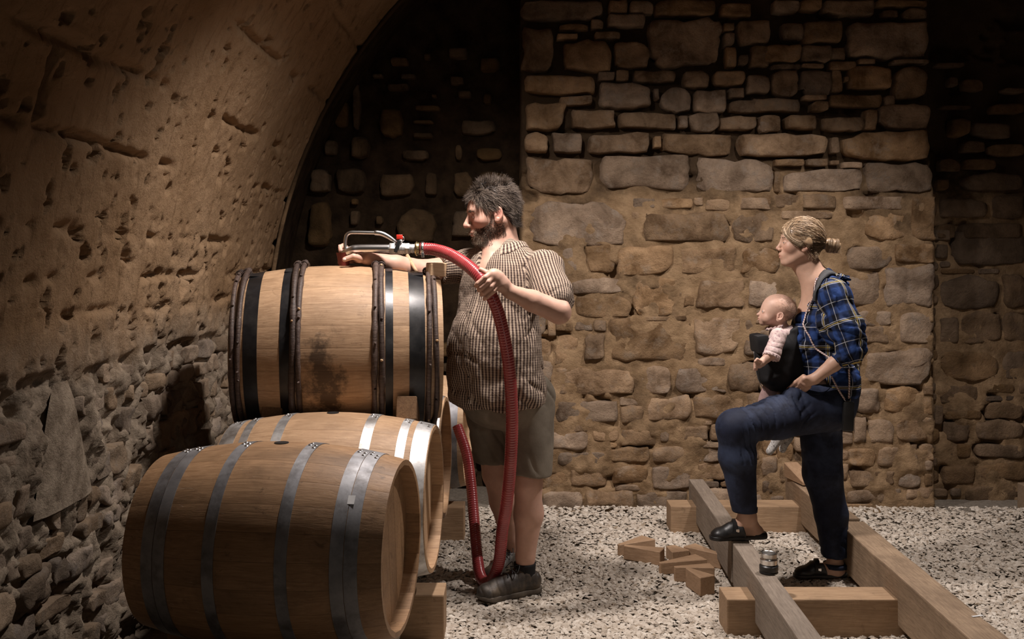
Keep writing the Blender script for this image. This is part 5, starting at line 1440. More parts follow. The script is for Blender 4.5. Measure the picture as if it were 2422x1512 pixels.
vol.local(HFw, lambda x, y, z: head_sdf(x, y, z, 'woman'), (0, 0, 0), .155, .001)
vol.cap(HFw.world((-.03, 0, -.05)), nbw, .044, .050, .03)
vol.cap(HFw.world((.025, 0, -.085)), nbw + V3((-.02, 0, -.03)), .026, .04, .035)
vol.cap(nbw, chest, .07, .10, .04); vol.cap(chest, waist, .10, .095, .04); vol.cap(waist, hipc, .09, .11, .04)
vol.cap(sL, eL, .042, .036, .03)
m_ = eL * .5 + wL * .5; vol.cap(eL, m_, .037, .033, .01); vol.cap(m_, wL, .033, .0235, .01)
# hand sliding into the pocket, fingertips inside the cloth
pk0 = V3(P(1908, 903, 4.510)); pk1 = V3(P(1884, 925, 4.575))
vol.cap(wL, pk0, .024, .026, .012, flat=((0, 1, 0), 1.5))
for i in range(4):
    o_ = V3(((i - 1.5) * .010, 0.004 * i, (i - 1.5) * -.017))
    vol.chain([pk0 + o_ * .9, (pk0 + pk1) / 2 + o_ + V3((-.012, 0, -.008)), pk1 + o_ + V3((-.02, .01, -.02))], [.0115, .0105, .0088], .006, .003)
vol.chain([V3(P(1918, 896, 4.50)), V3(P(1903, 896, 4.495)), V3(P(1891, 908, 4.53))], [.0135, .0108, .0090], .010, .004)
vol.cap(hipL, knL, .09, .058, .03); vol.cap(knL, anL, .055, .036, .02)
vol.cap(hipR, knR, .09, .06, .03); vol.cap(knR, anR, .058, .035, .02)
# feet: heel and instep inside the clogs
def foot(v, an, fr):
    v.cap(an, fr.world((-.075, 0, .030)), .034, .028, .02); v.cap(an, fr.world((.03, 0, .035)), .034, .030, .02)
    v.cap(fr.world((.03, 0, .035)), fr.world((.11, 0, .018)), .030, .020, .02); v.cap(fr.world((-.085, 0, .028)), fr.world((.05, 0, .022)), .027, .026, .02)
FcL = Frame((1.043, 4.545, .256), uvec((-1, -.10, .0)), scale=.96)
FcR = Frame((1.475, 4.735, .022), uvec((-1, -.05, .0)), scale=.92)
foot(vol, anL, FcL); foot(vol, anR, FcR)
vol.noise(.0012, 30, 13, 2)
Pw, Fw = vol.mesh(); del vol
bw = obj('body', Pw, Fw, MAT['skin_woman'], wo, world=True); head_mat_attr(bw, Pw, HFw, 'woman'); Nw = vnormals(Pw, Fw); thin(bw, .65)
eyes(HFw, wo)
Lw = HFw.local_pts(Pw); NLw = Nw @ HFw.R; rw = np.random.RandomState(9)
# hair: combed back over the skull to the knot
vh = Vol(axis(1.20, 1.62, .004), axis(4.56, 4.80, .004), axis(1.46, 1.76, .004))
def w_hair(x, y, z):
    d = head_sdf(x, y, z, 'woman') - .010
    d = smax(d, hair_line(x, 'woman') - z, .008)
    b = smin(s_ell(x, y, z, (-.115, 0, .008), (.035, .026, .028)), s_ell(x, y, z, (-.156, 0, -.002), (.044, .032, .036)), .010)
    b = b + .004 * np.sin(170 * (x + .6 * z))
    return smin(d, b, .010)
vh.local(HFw, w_hair, (-.045, 0, 0), .21, .001)
Ph, Fh = vh.mesh(); hh = obj('hair', Ph, Fh, MAT['hair_woman'], wo, world=True)
lh = HFw.local_pts(Ph); under = 1 - sstep(-.012, .022, lh[:, 2] + .25 * np.clip(lh[:, 0], -1, 0) * 0)
attr(hh, 'tone', np.clip(.42 + .5 * vnoise(lh[:, 0] * 20, lh[:, 1] * 200, lh[:, 2] * 160, 1) - .45 * under * (lh[:, 0] > -.12), 0, 1))
cand = np.nonzero((np.abs(Lw) < .16).all(1) & (Lw[:, 2] > hair_line(Lw[:, 0], 'woman')) & (Lw[:, 0] > -.08))[0]
ii = rw.choice(cand, 3800); r0 = Lw[ii] + NLw[ii] * .008
bun = np.array([-.118, 0, .012])
S = []
for s in np.linspace(0, 1, 10):
    e = s * s * (3 - 2 * s)
    p = r0 * (1 - e) + bun * e
    # keep outside the skull
    q = (p - np.array([-.015, 0, .038])) / np.array([.113, .090, .101]); nq = np.linalg.norm(q, axis=1)[:, None]
    lift = np.where(nq < 1, q / nq, q) * np.array([.113, .090, .101]) + np.array([-.015, 0, .038])
    p = np.where(nq < 1, lift * (1 - .55 * max(0, e - .6)) + p * .55 * max(0, e - .6), p) 
    low = (r0[:, 2] < .03) & (r0[:, 0] > .02)
    sag = .030 * math.sin(math.pi * s) * low
    p[:, 2] -= sag * (1 - .3 * rw.rand(len(p)) * 0)
    S.append(p)
S = np.stack(S, 1); S += .0025 * rw.randn(len(ii), 1, 3)
for _ in range(4): S[:, 1:-1] = (S[:, :-2] + 2 * S[:, 1:-1] + S[:, 2:]) / 4
hair_mesh('hair_strands', HFw.worlds(S.reshape(-1, 3)).reshape(S.shape), .0007, MAT['hair_woman'], wo, rw)
# strands wound round the knot, and a few loose wisps
K = []
for i in range(260):
    c_ = np.array([-.128 - .055 * rw.rand(), 0, -.001]); R_ = .033 * (1 - .35 * (-.128 - c_[0]) / .03 * 0) + .004 * rw.rand(); a0 = rw.rand() * 6.3
    t_ = np.linspace(0, 2.6, 12); K.append(np.stack([c_[0] - .010 * t_ / 2.6 + 0 * t_, R_ * np.cos(a0 + t_), -.001 + R_ * np.sin(a0 + t_)], 1))
for i in range(26):
    p0 = np.array([-.185, .01 * rw.randn(), .0]); d_ = np.array([-.3 - .5 * rw.rand(), .2 * rw.randn(), -.7 + 1.0 * rw.rand()])
    t_ = np.linspace(0, 1, 12)[:, None]; K.append(p0 + d_ * t_ * .045 * rw.uniform(.5, 1.3) + np.array([0, 0, -.03]) * t_ ** 2)
for i in range(40):
    p0 = np.array([-.01 - .05 * rw.rand(), .078 - .010 * rw.rand(), -.030 - .02 * rw.rand()]); t_ = np.linspace(0, 1, 12)[:, None]
    K.append(p0 + np.array([-.015, .004, -.035]) * t_ * rw.uniform(.4, 1.3) + .006 * np.sin(t_ * 7 + rw.rand() * 6) * np.array([1, 0, .3]))
K = np.array(K); hair_mesh('hair_wisps', HFw.worlds(K.reshape(-1, 3)).reshape(K.shape), .0007, MAT['hair_woman'], wo, rw)
# fringe sweeping from the parting down to the ear
K = []
for i in range(1500):
    a = rw.rand(); q = rw.rand(); p0 = np.array([.040 + .048 * q, .000 + .045 * a, .126 - .052 * q - .018 * a]); p3 = np.array([.002 + .030 * rw.rand(), .083 + .004 * rw.rand(), .010 - .024 * rw.rand()])
    t_ = np.linspace(0, 1, 12)[:, None]; c1 = np.array([.100 + .006 * q, .040 + .02 * a, .062 - .016 * q]); c2 = np.array([.070, .084, -.002 + .02 * a])
    p_ = (1 - t_) ** 3 * p0 + 3 * (1 - t_) ** 2 * t_ * c1 + 3 * (1 - t_) * t_ ** 2 * c2 + t_ ** 3 * p3
    K.append(p_ + .0028 * rw.randn(1, 3))
K = np.array(K); hair_mesh('fringe', HFw.worlds(K.reshape(-1, 3)).reshape(K.shape), .0008, MAT['hair_woman'], wo, rw)
kk = np.nonzero((np.abs(Lw[:, 1]) > .014) & (np.abs(Lw[:, 1]) < .048) & (np.abs(Lw[:, 2] - .027) < .0025) & (Lw[:, 0] > .06))[0]
kk = rw.choice(kk, 120); strands('eyebrow', Pw[kk], np.stack([.2 + 0 * kk, np.sign(Lw[kk, 1]), .1 + 0 * kk], 1) @ HFw.R.T, .005, MAT['hair_woman_dark'], wo, .0005, 4, .1, seed=12)

# shirt
vs_ = Vol(axis(1.20, 1.76, .005), axis(4.36, 5.0, .005), axis(.80, 1.52, .005))
vs_.ell(V3(P(1950, 765, 4.69)), (.118, .185, .20), .03)
vs_.ell(V3(P(1912, 800, 4.69)), (.085, .150, .13), .05)
vs_.ell(V3(P(1945, 870, 4.70)), (.125, .175, .14), .05)
vs_.ell(V3(P(1985, 900, 4.70)), (.085, .175, .13), .05)
vs_.cap(sL, sR, .062, .062, .04); vs_.cap(nbw + V3((.015, 0, .005)), sL, .062, .060, .04); vs_.cap(nbw + V3((.015, 0, .005)), sR, .062, .060, .04)
vs_.cap(sL, sL * .35 + eL * .65 + V3((.008, -.01, 0)), .068, .078, .03); vs_.cap(sL * .35 + eL * .65, eL + V3((.004, 0, .0)), .080, .062, .02)
cu0 = eL; cu1 = eL * .66 + wL * .34; vs_.cap(cu0, cu0 * .3 + cu1 * .7, .056, .050, .02)
sleeve(vs_, eL, wL, .046, .048, .40, .008)
vs_.cap(V3(P(2000, 905, 4.62)), V3(P(2008, 950, 4.66)), .06, .035, .03)
vs_.cap(sR, sR * .4 + V3(P(1985, 830, 4.95)) * .6, .066, .066, .03)
# open neckline
vs_.cap(nbw + V3((-.005, 0, .03)), nbw + V3((-.03, 0, .12)), .056, .06, .008, 'sub')
vs_.cap(nbw + V3((-.06, 0, .02)), nbw + V3((-.16, 0, -.02)), .03, .02, .01, 'sub')
vs_.noise(.016, 9, 71, 2); vs_.noise(.006, 24, 73, 2)
vs_.folds(.012, (.9, .2, .9), 36, 6, 75); vs_.folds(.009, (-.6, .3, 1.1), 44, 6, 77); vs_.folds(.008, (.3, 0, 1.2), 60, 5, 79, lo=(1.4, 4.3, 1.0), hi=(1.8, 4.6, 1.25))
# hem: short in front, tail behind
vs_.add(lambda X, Y, Z: (0.985 - .165 * sstep(1.42, 1.54, X + 0 * Y) + .008 * np.sin(X * 55 + Y * 20)) - Z, (1.1, 4.3, .78), (1.8, 5, 1.05), .006, 'int')
Ps, Fs = vs_.mesh(); del vs_
ws = obj('shirt', Ps, Fs, MAT['plaid'], wo, world=True)
attr(ws, 'weave', bone_uv(Ps, [(V3(P(1955, 980, 4.70)), V3(P(1950, 690, 4.70)), (0, -1, .0), .15, .03), (sL, eL, (0, -1, 0), .085, .035), (eL, wL, (0, -1, 0), .04, .08)]))
# ruffled hood-like collar
an = np.linspace(-2.2, 2.2, 40); cen = nbw + V3((.012, 0, .012))
cp = np.array([cen + V3((.064 * math.cos(a) + .02, .070 * math.sin(a), .030 + .006 * math.sin(9 * a))) for a in an])
cd_ = np.array([uvec((math.cos(a) * .9 + .2, math.sin(a) * .9, -.55 + .35 * math.sin(5 * a))) for a in an])
v_, f_ = band(cp, (.045 + .012 * np.sin(an * 7))[:, None], cd_, .004)
co = obj('collar', v_, f_, MAT['plaid'], wo, world=True); attr(co, 'weave', np.stack([np.repeat(an * .08, 4), np.tile([0, 0, .05, .05], 40), v_[:, 2] * 0], 1))
vk = Vol(axis(1.44, 1.66, .003), axis(4.56, 4.80, .003), axis(1.38, 1.54, .003))
for i in range(9):
    a = -1.3 + i * .32; c_ = nbw + V3((.075 + .030 * math.cos(a * 2.1), .055 * math.sin(a * 1.4), .006 + .014 * math.sin(i * 2.3)))
    vk.cap(c_, c_ + V3((.020 * math.cos(i * 1.7), .03 * math.sin(i * 2.9), .012 * math.cos(i * 2.2))), .013, .010, .006)
vk.noise(.006, 30, 91, 2); Pk, Fk = vk.mesh(); kb = obj('collar_ruffle', Pk, Fk, MAT['plaid'], wo, world=True); attr(kb, 'weave', Pk * np.array([1, 1, 1]) @ np.array([[1, 0, 0], [.5, .3, 0], [0, 1, 0]]))

# jeans
vj = Vol(axis(.88, 1.72, .005), axis(4.40, 4.98, .005), axis(.08, .96, .0055))
vj.ell(hipc + V3((0.0, 0, -.02)), (.118, .170, .125), .03); vj.ell(V3(P(1975, 930, 4.70)), (.095, .16, .10), .04)
vj.cap(hipL + V3((.01, 0, 0)), hipL * .45 + knL * .55, .118, .096, .04); vj.cap(hipL * .45 + knL * .55, knL, .096, .076, .02)
vj.cap(knL, V3(P(1745, 1080, 4.51)), .078, .080, .04)
leg_cone(vj, V3(P(1745, 1080, 4.51)), V3(P(1761, 1212, 4.53)), .081, .055, .385, .03)
vj.cap(hipR, knR, .104, .090, .04)
leg_cone(vj, knR, V3(P(1966, 1215, 4.74)), .090, .076, .1, .02); leg_cone(vj, V3(P(1966, 1215, 4.74)), V3(P(1977, 1350, 4.74)), .076, .056, .118, .02)
vj.ell(V3(P(1878, 932, 4.572)), (.040, .060, .042), .03); vj.ell(V3(P(1905, 942, 4.580)), (.06, .066, .045), .03)
vj.noise(.006, 9, 81, 2)
vj.folds(.007, (1, .1, .25), 95, 5, 83, lo=(1.02, 4.3, .62), hi=(1.35, 5, 1.0)); vj.folds(.006, (.5, .1, 1.2), 60, 6, 85, hi=(2, 5, .62)); vj.folds(.007, (.8, .1, -.8), 50, 6, 87, lo=(1.3, 4.3, .7))
vj.add(lambda X, Y, Z: Z - (.955 + .05 * (X - 1.45)) + 0 * Y, (.9, 4.3, .90), (1.8, 5, 1.1), .004, 'int')
Pj, Fj = vj.mesh(); del vj
jn = obj('jeans', Pj, Fj, MAT['denim'], wo, world=True)
bj = BVHTree.FromPolygons([tuple(p) for p in Pj], [tuple(f) for f in Fj])
# stitched pocket edge
pts = []
for px, py in [(1888, 890), (1893, 905), (1902, 922), (1920, 932), (1945, 930), (1962, 918)]:
    o = Vector((0, 0, CAMZ)); d = (P(px, py, 4.6) - o).normalized(); r = bj.ray_cast(o, d)
    if r[0] is not None: pts.append(np.array(r[0]) + V3((0, -.002, 0)))
if len(pts) > 2:
    v_, f_ = tube(spline(pts, 30), .0022, 6); obj('pocket_seam', v_, f_, MAT['denim'], wo, world=True)
# turned hems
for c_, r_ in ((V3(P(1762, 1206, 4.53)), .057), (V3(P(1976.5, 1338, 4.74)), .058)):
    v_, f_ = tube([c_ - V3((0, 0, .008)), c_ + V3((0, 0, .012))], [r_ * .98, r_], 24); obj('trouser_hem', v_, f_, MAT['denim'], wo, world=True)

# clogs
def clog(fr, parent):
    root = empty('clog', fr.o - V3(parent.location)); root.parent = parent
    lo = fr.o - .22; hi = fr.o + .22
    v = Vol(axis(lo[0], hi[0], .0032), axis(lo[1] + .1, hi[1] - .1, .0032), axis(fr.o[2] - .01, fr.o[2] + .14, .0028))
    v.local(fr, lambda x, y, z: s_cap(x, y, z, (-.02, 0, .045), (.105, 0, .026), .045, .030, ((0, 1, 0), .86)), (.04, 0, .04), .14, .02)
    v.local(fr, lambda x, y, z: s_ell(x, y, z, (.095, 0, .024), (.050, .044, .026)), (.1, 0, .03), .08, .012)
    v.local(fr, lambda x, y, z: s_cap(x, y, z, (.000, 0, .060), (.045, 0, .050), .036, .030), (.02, 0, .06), .09, .02)
    v.local(fr, lambda x, y, z: smax(x * 0 + (-.012 + .30 * (z - .03)) - x, z - 9, .001), (0, 0, .05), .2, .004, 'int')
    v.local(fr, lambda x, y, z: s_cap(x, y, z, (-.10, 0, .070), (.012, 0, .070), .050, .030), (-.04, 0, .07), .12, .004, 'sub')
    v.local(fr, lambda x, y, z: .014 - z + 0 * x, (0, 0, 0), .22, .003, 'int')
    v.noise(.002, 30, 95, 2); p, f = v.mesh(); obj('clog_upper', p, f, MAT['black_leather'], root, world=True)
    v = Vol(axis(lo[0], hi[0], .0035), axis(lo[1] + .1, hi[1] - .1, .0035), axis(fr.o[2] - .01, fr.o[2] + .06, .0025))
    v.local(fr, lambda x, y, z: smax(smax(smin(s_cap(x, y, z, (-.095, 0, .012), (0, 0, .012), .036, .034), s_cap(x, y, z, (0, 0, .012), (.108, 0, .012), .034, .044), .03), z - .020 - .012 * (x < -.06), .003), .001 - z, .002), (0, 0, 0), .2, .001)
    p, f = v.mesh(); obj('clog_sole', p, f, MAT['black_leather'], root, world=True)
    # strap with buckle
    a = [fr.world((.020 - .055 * abs(math.cos(t)) * 0 + .012 * math.cos(t), .052 * math.cos(t), .030 + .064 * math.sin(t))) for t in np.linspace(.15, math.pi - .15, 16)]
    a = np.array(a); dr = np.repeat([uvec(fr.R[:, 0])], 16, 0); v_, f_ = band(a, .020, dr, .0016)
    obj('clog_strap', v_, f_, MAT['black_leather'], root, world=True)
    s_ = -1 if (fr.R[:, 1][1] > 0) else 1
    v_, f_ = box(.030, s_ * .050, .052, .016, .003, .014, .001); obj('buckle', fr.worlds(v_), f_, MAT['steel'], root, world=True, smooth=False)
    return root
clog(FcL, wo); clog(FcR, wo)

# ================================================================== baby and carrier
ba = empty('person', tuple(P(1840, 830, 4.66))); tag(ba, 'bald baby in a pale pink top, carried facing forward in the black carrier', 'person')
HFb = Frame(P(1833, 742, 4.66), (-math.cos(-.18), .02, math.sin(.18)), scale=.74)
bs = V3(P(1842, 800, 4.57)); be = V3(P(1828, 835, 4.545)); bwp = V3(P(1802, 858, 4.53)); bt = V3(P(1850, 800, 4.66)); bb = V3(P(1853, 890, 4.66))
vol = Vol(axis(1.08, 1.40, .004, [(1.08, 1.34, .0022)]), axis(4.48, 4.80, .0035, [(4.5, 4.75, .0024)]), axis(.60, 1.40, .006, [(.98, 1.40, .0024)]))
vol.local(HFb, lambda x, y, z: head_sdf(x, y, z, 'baby'), (0, 0, 0), .125, .001)
vol.cap(HFb.world((-.02, 0, -.05)), bt + V3((0, 0, .03)), .032, .036, .02); vol.cap(bt, bb, .058, .062, .03)
vol.cap(bs, be, .027, .027, .015); vol.cap(be, bwp, .026, .017, .008)
vol.cap(bwp, V3(P(1795, 862, 4.527)), .018, .019, .006)
for i in range(4):
    h0 = V3(P(1792, 856 + 4.2 * i, 4.515)); vol.chain([h0, h0 + V3((-.012, -.004, -.003)), h0 + V3((-.012, .004, -.011)), h0 + V3((-.003, .004, -.012))], [.0066, .0062, .0058, .0052], .003, .002)
vol.chain([V3(P(1798, 854, 4.512)), V3(P(1791, 850, 4.506)), V3(P(1786, 855, 4.505))], [.0075, .0065, .0055], .004, .002)
bkL = V3(P(1815, 950, 4.70)); bfL = V3(P(1838, 1030, 4.76)); bkR = V3(P(1850, 950, 4.78)); bfR = V3(P(1860, 1025, 4.82))
for k_, f_e in ((bkL, bfL), (bkR, bfR)):
    vol.cap(bb, k_, .045, .036, .02); vol.cap(k_, f_e, .034, .026, .01)
Pb, Fb = vol.mesh(); bo_ = obj('body', Pb, Fb, MAT['skin_baby'], ba, world=True); head_mat_attr(bo_, Pb, HFb, 'baby'); Nb = vnormals(Pb, Fb); thin(bo_, .65)
eyes(HFb, ba, z=-.001, x=.078, y=.034)
Lb = HFb.local_pts(Pb)
ii = np.nonzero((np.abs(Lb) < .16).all(1) & (Lb[:, 2] > hair_line(Lb[:, 0], 'baby')) & ((np.abs(Lb[:, 1]) < .075) | (Lb[:, 2] > .03)))[0]; ii = rw.choice(ii, 2600)
dd = Nb[ii] * .15 + np.array([.9, 0, -.45]); strands('downy_hair', Pb[ii] - Nb[ii] * .0006, dd / np.linalg.norm(dd, axis=1)[:, None], .010, MAT['hair_baby'], ba, .0004, 4, .2, seed=22)
# top with puffed sleeve
vt = Vol(axis(1.10, 1.38, .003), axis(4.49, 4.80, .0035), axis(1.02, 1.30, .003))
vt.cap(bt + V3((0, 0, .015)), bt + V3((.005, 0, -.10)), .060, .066, .02); vt.cap(bt + V3((-.002, 0, .035)), bt, .044, .06, .01)
sleeve(vt, bs + V3((0, .01, .01)), be + (be - bs) * .6, .037, .041, .82, .02)
vt.folds(.006, (.4, 0, 1), 120, 5, 97); vt.noise(.005, 30, 99, 2)
vt.cap(HFb.world((-.01, 0, -.06)), bt + V3((0, 0, .055)), .033, .038, .004, 'sub')
Pt, Ft = vt.mesh(); obj('top', Pt, Ft, MAT['pink_cotton'], ba, world=True)
e_ = bs + (be + (be - bs) * .6 - bs) * .80 + V3((0, .003, 0)); dbn = uvec(be - bs); n1_ = uvec(np.cross(dbn, (0, 1, 0))); n2_ = np.cross(dbn, n1_)
fr_p = [e_ + (n1_ * math.cos(t) + n2_ * math.sin(t)) * (.036 + .0018 * math.sin(t * 14)) + dbn * .002 * math.cos(t * 14) for t in np.linspace(0, 2 * math.pi, 60)]
v_, f_ = tube(fr_p, .0038, 6); obj('cuff_frill', v_, f_, MAT['pink_cotton'], ba, world=True)
cn = HFb.world((-.015, 0, -.078)); fr_p = [cn + V3((.040 * math.cos(t), .042 * math.sin(t), .010 * math.cos(t) - .004 + .003 * math.sin(t * 13))) for t in np.linspace(0, 2 * math.pi, 60)]
v_, f_ = tube(fr_p, .006, 7); obj('neck_frill', v_, f_, MAT['pink_cotton'], ba, world=True)
# leggings and socks
vl = Vol(axis(1.06, 1.42, .004), axis(4.55, 4.92, .004), axis(.66, 1.08, .004))
for k_, f_e in ((bkL, bfL), (bkR, bfR)):
    vl.cap(bb + V3((-.02, 0, .02)), k_, .052, .042, .02); leg_cone(vl, k_, f_e + V3((0, 0, -.01)), .040, .031, f_e[2] + .012, .01)
vl.folds(.006, (.3, 0, 1), 110, 5, 101); vl.noise(.005, 24, 102, 2); Pl, Fl = vl.mesh(); obj('leggings', Pl, Fl, MAT['pink_leg'], ba, world=True)
for f_e, tip in ((bfL, V3((-.038, -.01, -.075))), (bfR, V3((-.018, 0, -.078)))):
    lo = f_e - .12; hi = f_e + .09; v = Vol(axis(lo[0], hi[0], .003), axis(lo[1], hi[1], .003), axis(lo[2], hi[2], .003))
    v.cap(f_e + V3((0, 0, .02)), f_e + V3((.004, 0, -.015)), .029, .028, .01); v.cap(f_e + V3((.004, 0, -.020)), f_e + tip, .025, .0175, .014)
    v.noise(.003, 30, 103, 2); p, f = v.mesh(); obj('sock', p, f, MAT['sock'], ba, world=True)
# carrier
ca = empty('baby_carrier', tuple(P(1830, 860, 4.62))); tag(ca, 'black baby carrier strapped to the woman\'s chest, holding the baby', 'carrier')
vc = Vol(axis(1.06, 1.44, .004), axis(4.52, 4.84, .004), axis(.92, 1.26, .004))
vc.cap(bt + V3((-.012, .005, -.045)), bb + V3((-.020, .0, -.01)), .078, .070, .02, flat=((0, 1, 0), .8))
vc.cap(bb + V3((-.045, .0, .0)), bb + V3((-.01, .0, -.045)), .045, .050, .03)
vc.cap(bt + V3((.03, 0, .03)), bb + V3((.045, 0, .03)), .055, .06, .03)
vc.add(lambda X, Y, Z: Z - (1.165 + .45 * (X - 1.20)) + 0 * Y, (1.0, 4.4, 1.05), (1.5, 5, 1.3), .008, 'int')
vc.cap(bs + V3((.0, -.01, .01)), be + V3((-.005, -.02, -.01)), .044, .044, .006, 'sub')
vc.cap(V3(P(1801, 838, 4.64)), V3(P(1815, 890, 4.64)), .034, .044, .02, flat=((0, 1, 0), .6))
vc.noise(.004, 20, 105, 2); Pc, Fc_ = vc.mesh(); obj('carrier_body', Pc, Fc_, MAT['black_cloth'], ca, world=True)
v_, f_ = box(0, 0, 0, .055, .17, .085, .014, Matrix.Rotation(math.radians(-6), 3, 'Y')); pad = obj('front_pad', v_ + V3(P(1796, 812, 4.64)), f_, MAT['black_cloth'], ca, world=True)
# piping down the front edge
v_, f_ = tube(spline([V3(P(1783, 832, 4.60)), V3(P(1787, 870, 4.60)), V3(P(1795, 900, 4.61)), V3(P(1808, 925, 4.62))], 24), .0014, 6); obj('piping', v_, f_, MAT['zinc_dull'], ca, world=True)
# shoulder straps laid over the tartan shirt
bsx = BVHTree.FromPolygons([tuple(p) for p in Ps], [tuple(f) for f in Fs])
def drape(pts, w, th, mat, name, parent, n=40, away=None):
    sp_ = spline(pts, n); out = []; nr = []
    for p in sp_:
        r = bsx.find_nearest(Vector(p))
        out.append(np.array(r[0]) + np.array(r[1]) * th); nr.append(np.array(r[1]))
    out = np.array(out); nr = np.array(nr)
    for _ in range(4):
        out[1:-1] = (out[:-2] + out[1:-1] * 2 + out[2:]) / 4; nr[1:-1] = (nr[:-2] + nr[1:-1] * 2 + nr[2:]) / 4
    t = np.gradient(out, axis=0); t /= np.linalg.norm(t, axis=1)[:, None]; s = np.cross(t, nr); s /= np.linalg.norm(s, axis=1)[:, None]
    V = np.stack([out + s * w / 2, out + nr * th, out - s * w / 2, out - nr * th], 1).reshape(-1, 3)
    return obj(name, V, [tuple(q) for q in grid_faces(n, 4, False, True)], mat, parent, world=True), out
drape([V3(P(1898, 715, 4.57)), V3(P(1912, 690, 4.56)), V3(P(1935, 665, 4.57)), V3(P(1962, 650, 4.62)), V3(P(1995, 690, 4.66)), V3(P(2000, 760, 4.70))], .050, .006, MAT['grey_strap'], 'shoulder_strap', ca)
0 and drape([V3(P(1870, 860, 4.56)), V3(P(1900, 840, 4.52)), V3(P(1935, 820, 4.52)), V3(P(1960, 800, 4.55))], .040, .005, MAT['black_cloth'], 'side_strap', ca)
# twisted cord of the cross-body bag
bag = empty('shoulder_bag', tuple(P(2003, 975, 4.52))); tag(bag, 'small black pouch hanging at the woman\'s hip on a twisted pink cord', 'bag')
m, nt, b = newmat('twisted_cord')
tc = N(nt, 'ShaderNodeAttribute', attribute_name='weave'); sx = N(nt, 'ShaderNodeSeparateXYZ'); nt.links.new(tc.outputs['Vector'], sx.inputs[0])
c = const_ramp(nt, math_(nt, 'FRACT', math_(nt, 'MULTIPLY', math_(nt, 'ADD', sx.outputs['X'], sx.outputs['Y']), 1.0)), [(0, (.55, .45, .42)), (.45, (.12, .02, .025)), (.7, (.60, .50, .46))])
nt.links.new(c, b.inputs['Base Color']); b.inputs['Roughness'].default_value = .7
def cord(pts, name, follow=True, r=.0042):
    if follow:
        sp_ = spline(pts, 70); o_ = []
        for p in sp_:
            q = bsx.find_nearest(Vector(p)); o_.append(np.array(q[0]) + np.array(q[1]) * .005)
        o_ = np.array(o_)
        for _ in range(3): o_[1:-1] = (o_[:-2] + o_[1:-1] * 2 + o_[2:]) / 4
    else: o_ = spline(pts, 70)
    v_, f_ = tube(o_, r, 8); ob = obj(name, v_, f_, m, bag, world=True)
    L = np.r_[0, np.cumsum(np.linalg.norm(np.diff(o_, axis=0), axis=1))]
    attr(ob, 'weave', np.stack([np.repeat(L / .012, 8), np.tile(np.arange(8) / 8, 70), np.zeros(560)], 1))
cord([V3(P(1950, 655, 4.62)), V3(P(1925, 668, 4.60)), V3(P(1900, 690, 4.58)), V3(P(1879, 730, 4.58)), V3(P(1880, 762, 4.55)), V3(P(1905, 800, 4.52)), V3(P(1935, 845, 4.50)), V3(P(1955, 868, 4.50))], 'cord')
cord([V3(P(1966, 890, 4.52)), V3(P(1985, 925, 4.51)), V3(P(1998, 945, 4.51))], 'cord', False)
cord([V3(P(2008, 872, 4.50)), V3(P(2009, 905, 4.51)), V3(P(2008, 943, 4.51))], 'cord', False)
v_, f_ = box(0, 0, 0, .050, .026, .135, .008, Matrix.Rotation(math.radians(2), 3, 'Y')); obj('pouch', v_ + V3(P(2006, 985, 4.51)), f_, MAT['black_leather'], bag, world=True)
v_, f_ = tube([V3(P(1996, 945, 4.51)), V3(P(2001, 950, 4.51)), V3(P(2011, 950, 4.51)), V3(P(2012, 943, 4.51))], .0025, 6); obj('ring', v_, f_, MAT['steel'], bag, world=True)
# ================================================================== filling wand, hose, small things on the top barrel
YW = 4.42
wand = empty('filling_wand', tuple(P(900, 588, YW))); tag(wand, 'stainless steel filling wand with a red valve lever, resting over the top barrel', 'wand')
Q = lambda px, py, d=YW: V3(P(px, py, d))
v_, f_ = tube(spline([Q(808, 611, 4.44), Q(812, 605, 4.44), Q(820, 597, 4.435), Q(833, 590.5), Q(848, 588.5), Q(875, 588), Q(900, 588), Q(922, 588)], 50), .0205 * .93, 24)
obj('pipe', v_, f_, MAT['steel'], wand, world=True)
v_, f_ = tube(spline([Q(818, 592), Q(816.5, 580), Q(817, 566), Q(820, 556), Q(829, 550.5), Q(845, 550), Q(870, 550.5), Q(892, 551)], 50), .0082, 14)
obj('handle_rod', v_, f_, MAT['steel'], wand, world=True)
v_, f_ = tube(spline([Q(886, 551), Q(893, 551), Q(905, 553.5), Q(920, 561), Q(934, 571), Q(941, 577)], 30), np.interp(np.linspace(0, 1, 30), [0, .12, .5, 1], [.0095, .0105, .0100, .0055]), 14, flat=1.1)
obj('handle_rod', v_, f_, MAT['steel'], wand, world=True)
def hexnut(x0, x1, r, mat, name, seg=6, cy=588):
    a, b_ = Q(x0, cy), Q(x1, cy); v_, f_ = lathe([(r * .6, a[0]), (r * .96, a[0]), (r, a[0] + .002), (r, b_[0] - .002), (r * .96, b_[0]), (r * .6, b_[0])], seg, 'x')
    return obj(name, v_ + np.array([0, a[1], a[2]]), f_, mat, wand, smooth=seg > 8, world=True)
hexnut(922, 935, .0270, MAT['zinc'], 'hex_nut'); hexnut(958, 969, .0265, MAT['zinc'], 'hex_nut')
hexnut(934, 959, .0245, MAT['zinc'], 'valve_body', 24)
for x_ in (940, 945, 950): hexnut(x_, x_ + 2.5, .0262, MAT['zinc'], 'thread', 24)
hexnut(968, 982, .0190, MAT['zinc'], 'hose_tail', 24)
for x_ in (971, 975, 979): hexnut(x_, x_ + 1.6, .0212, MAT['zinc'], 'thread', 24)
for a in np.linspace(0, 2 * math.pi, 6, endpoint=False):
    pass
hexnut(982, 992, .0290, MAT['brass'], 'brass_coupling', 10); hexnut(984, 987, .0325, MAT['brass'], 'brass_coupling', 24)
hexnut(996, 1003, .0300, MAT['steel'], 'hose_clamp', 28)
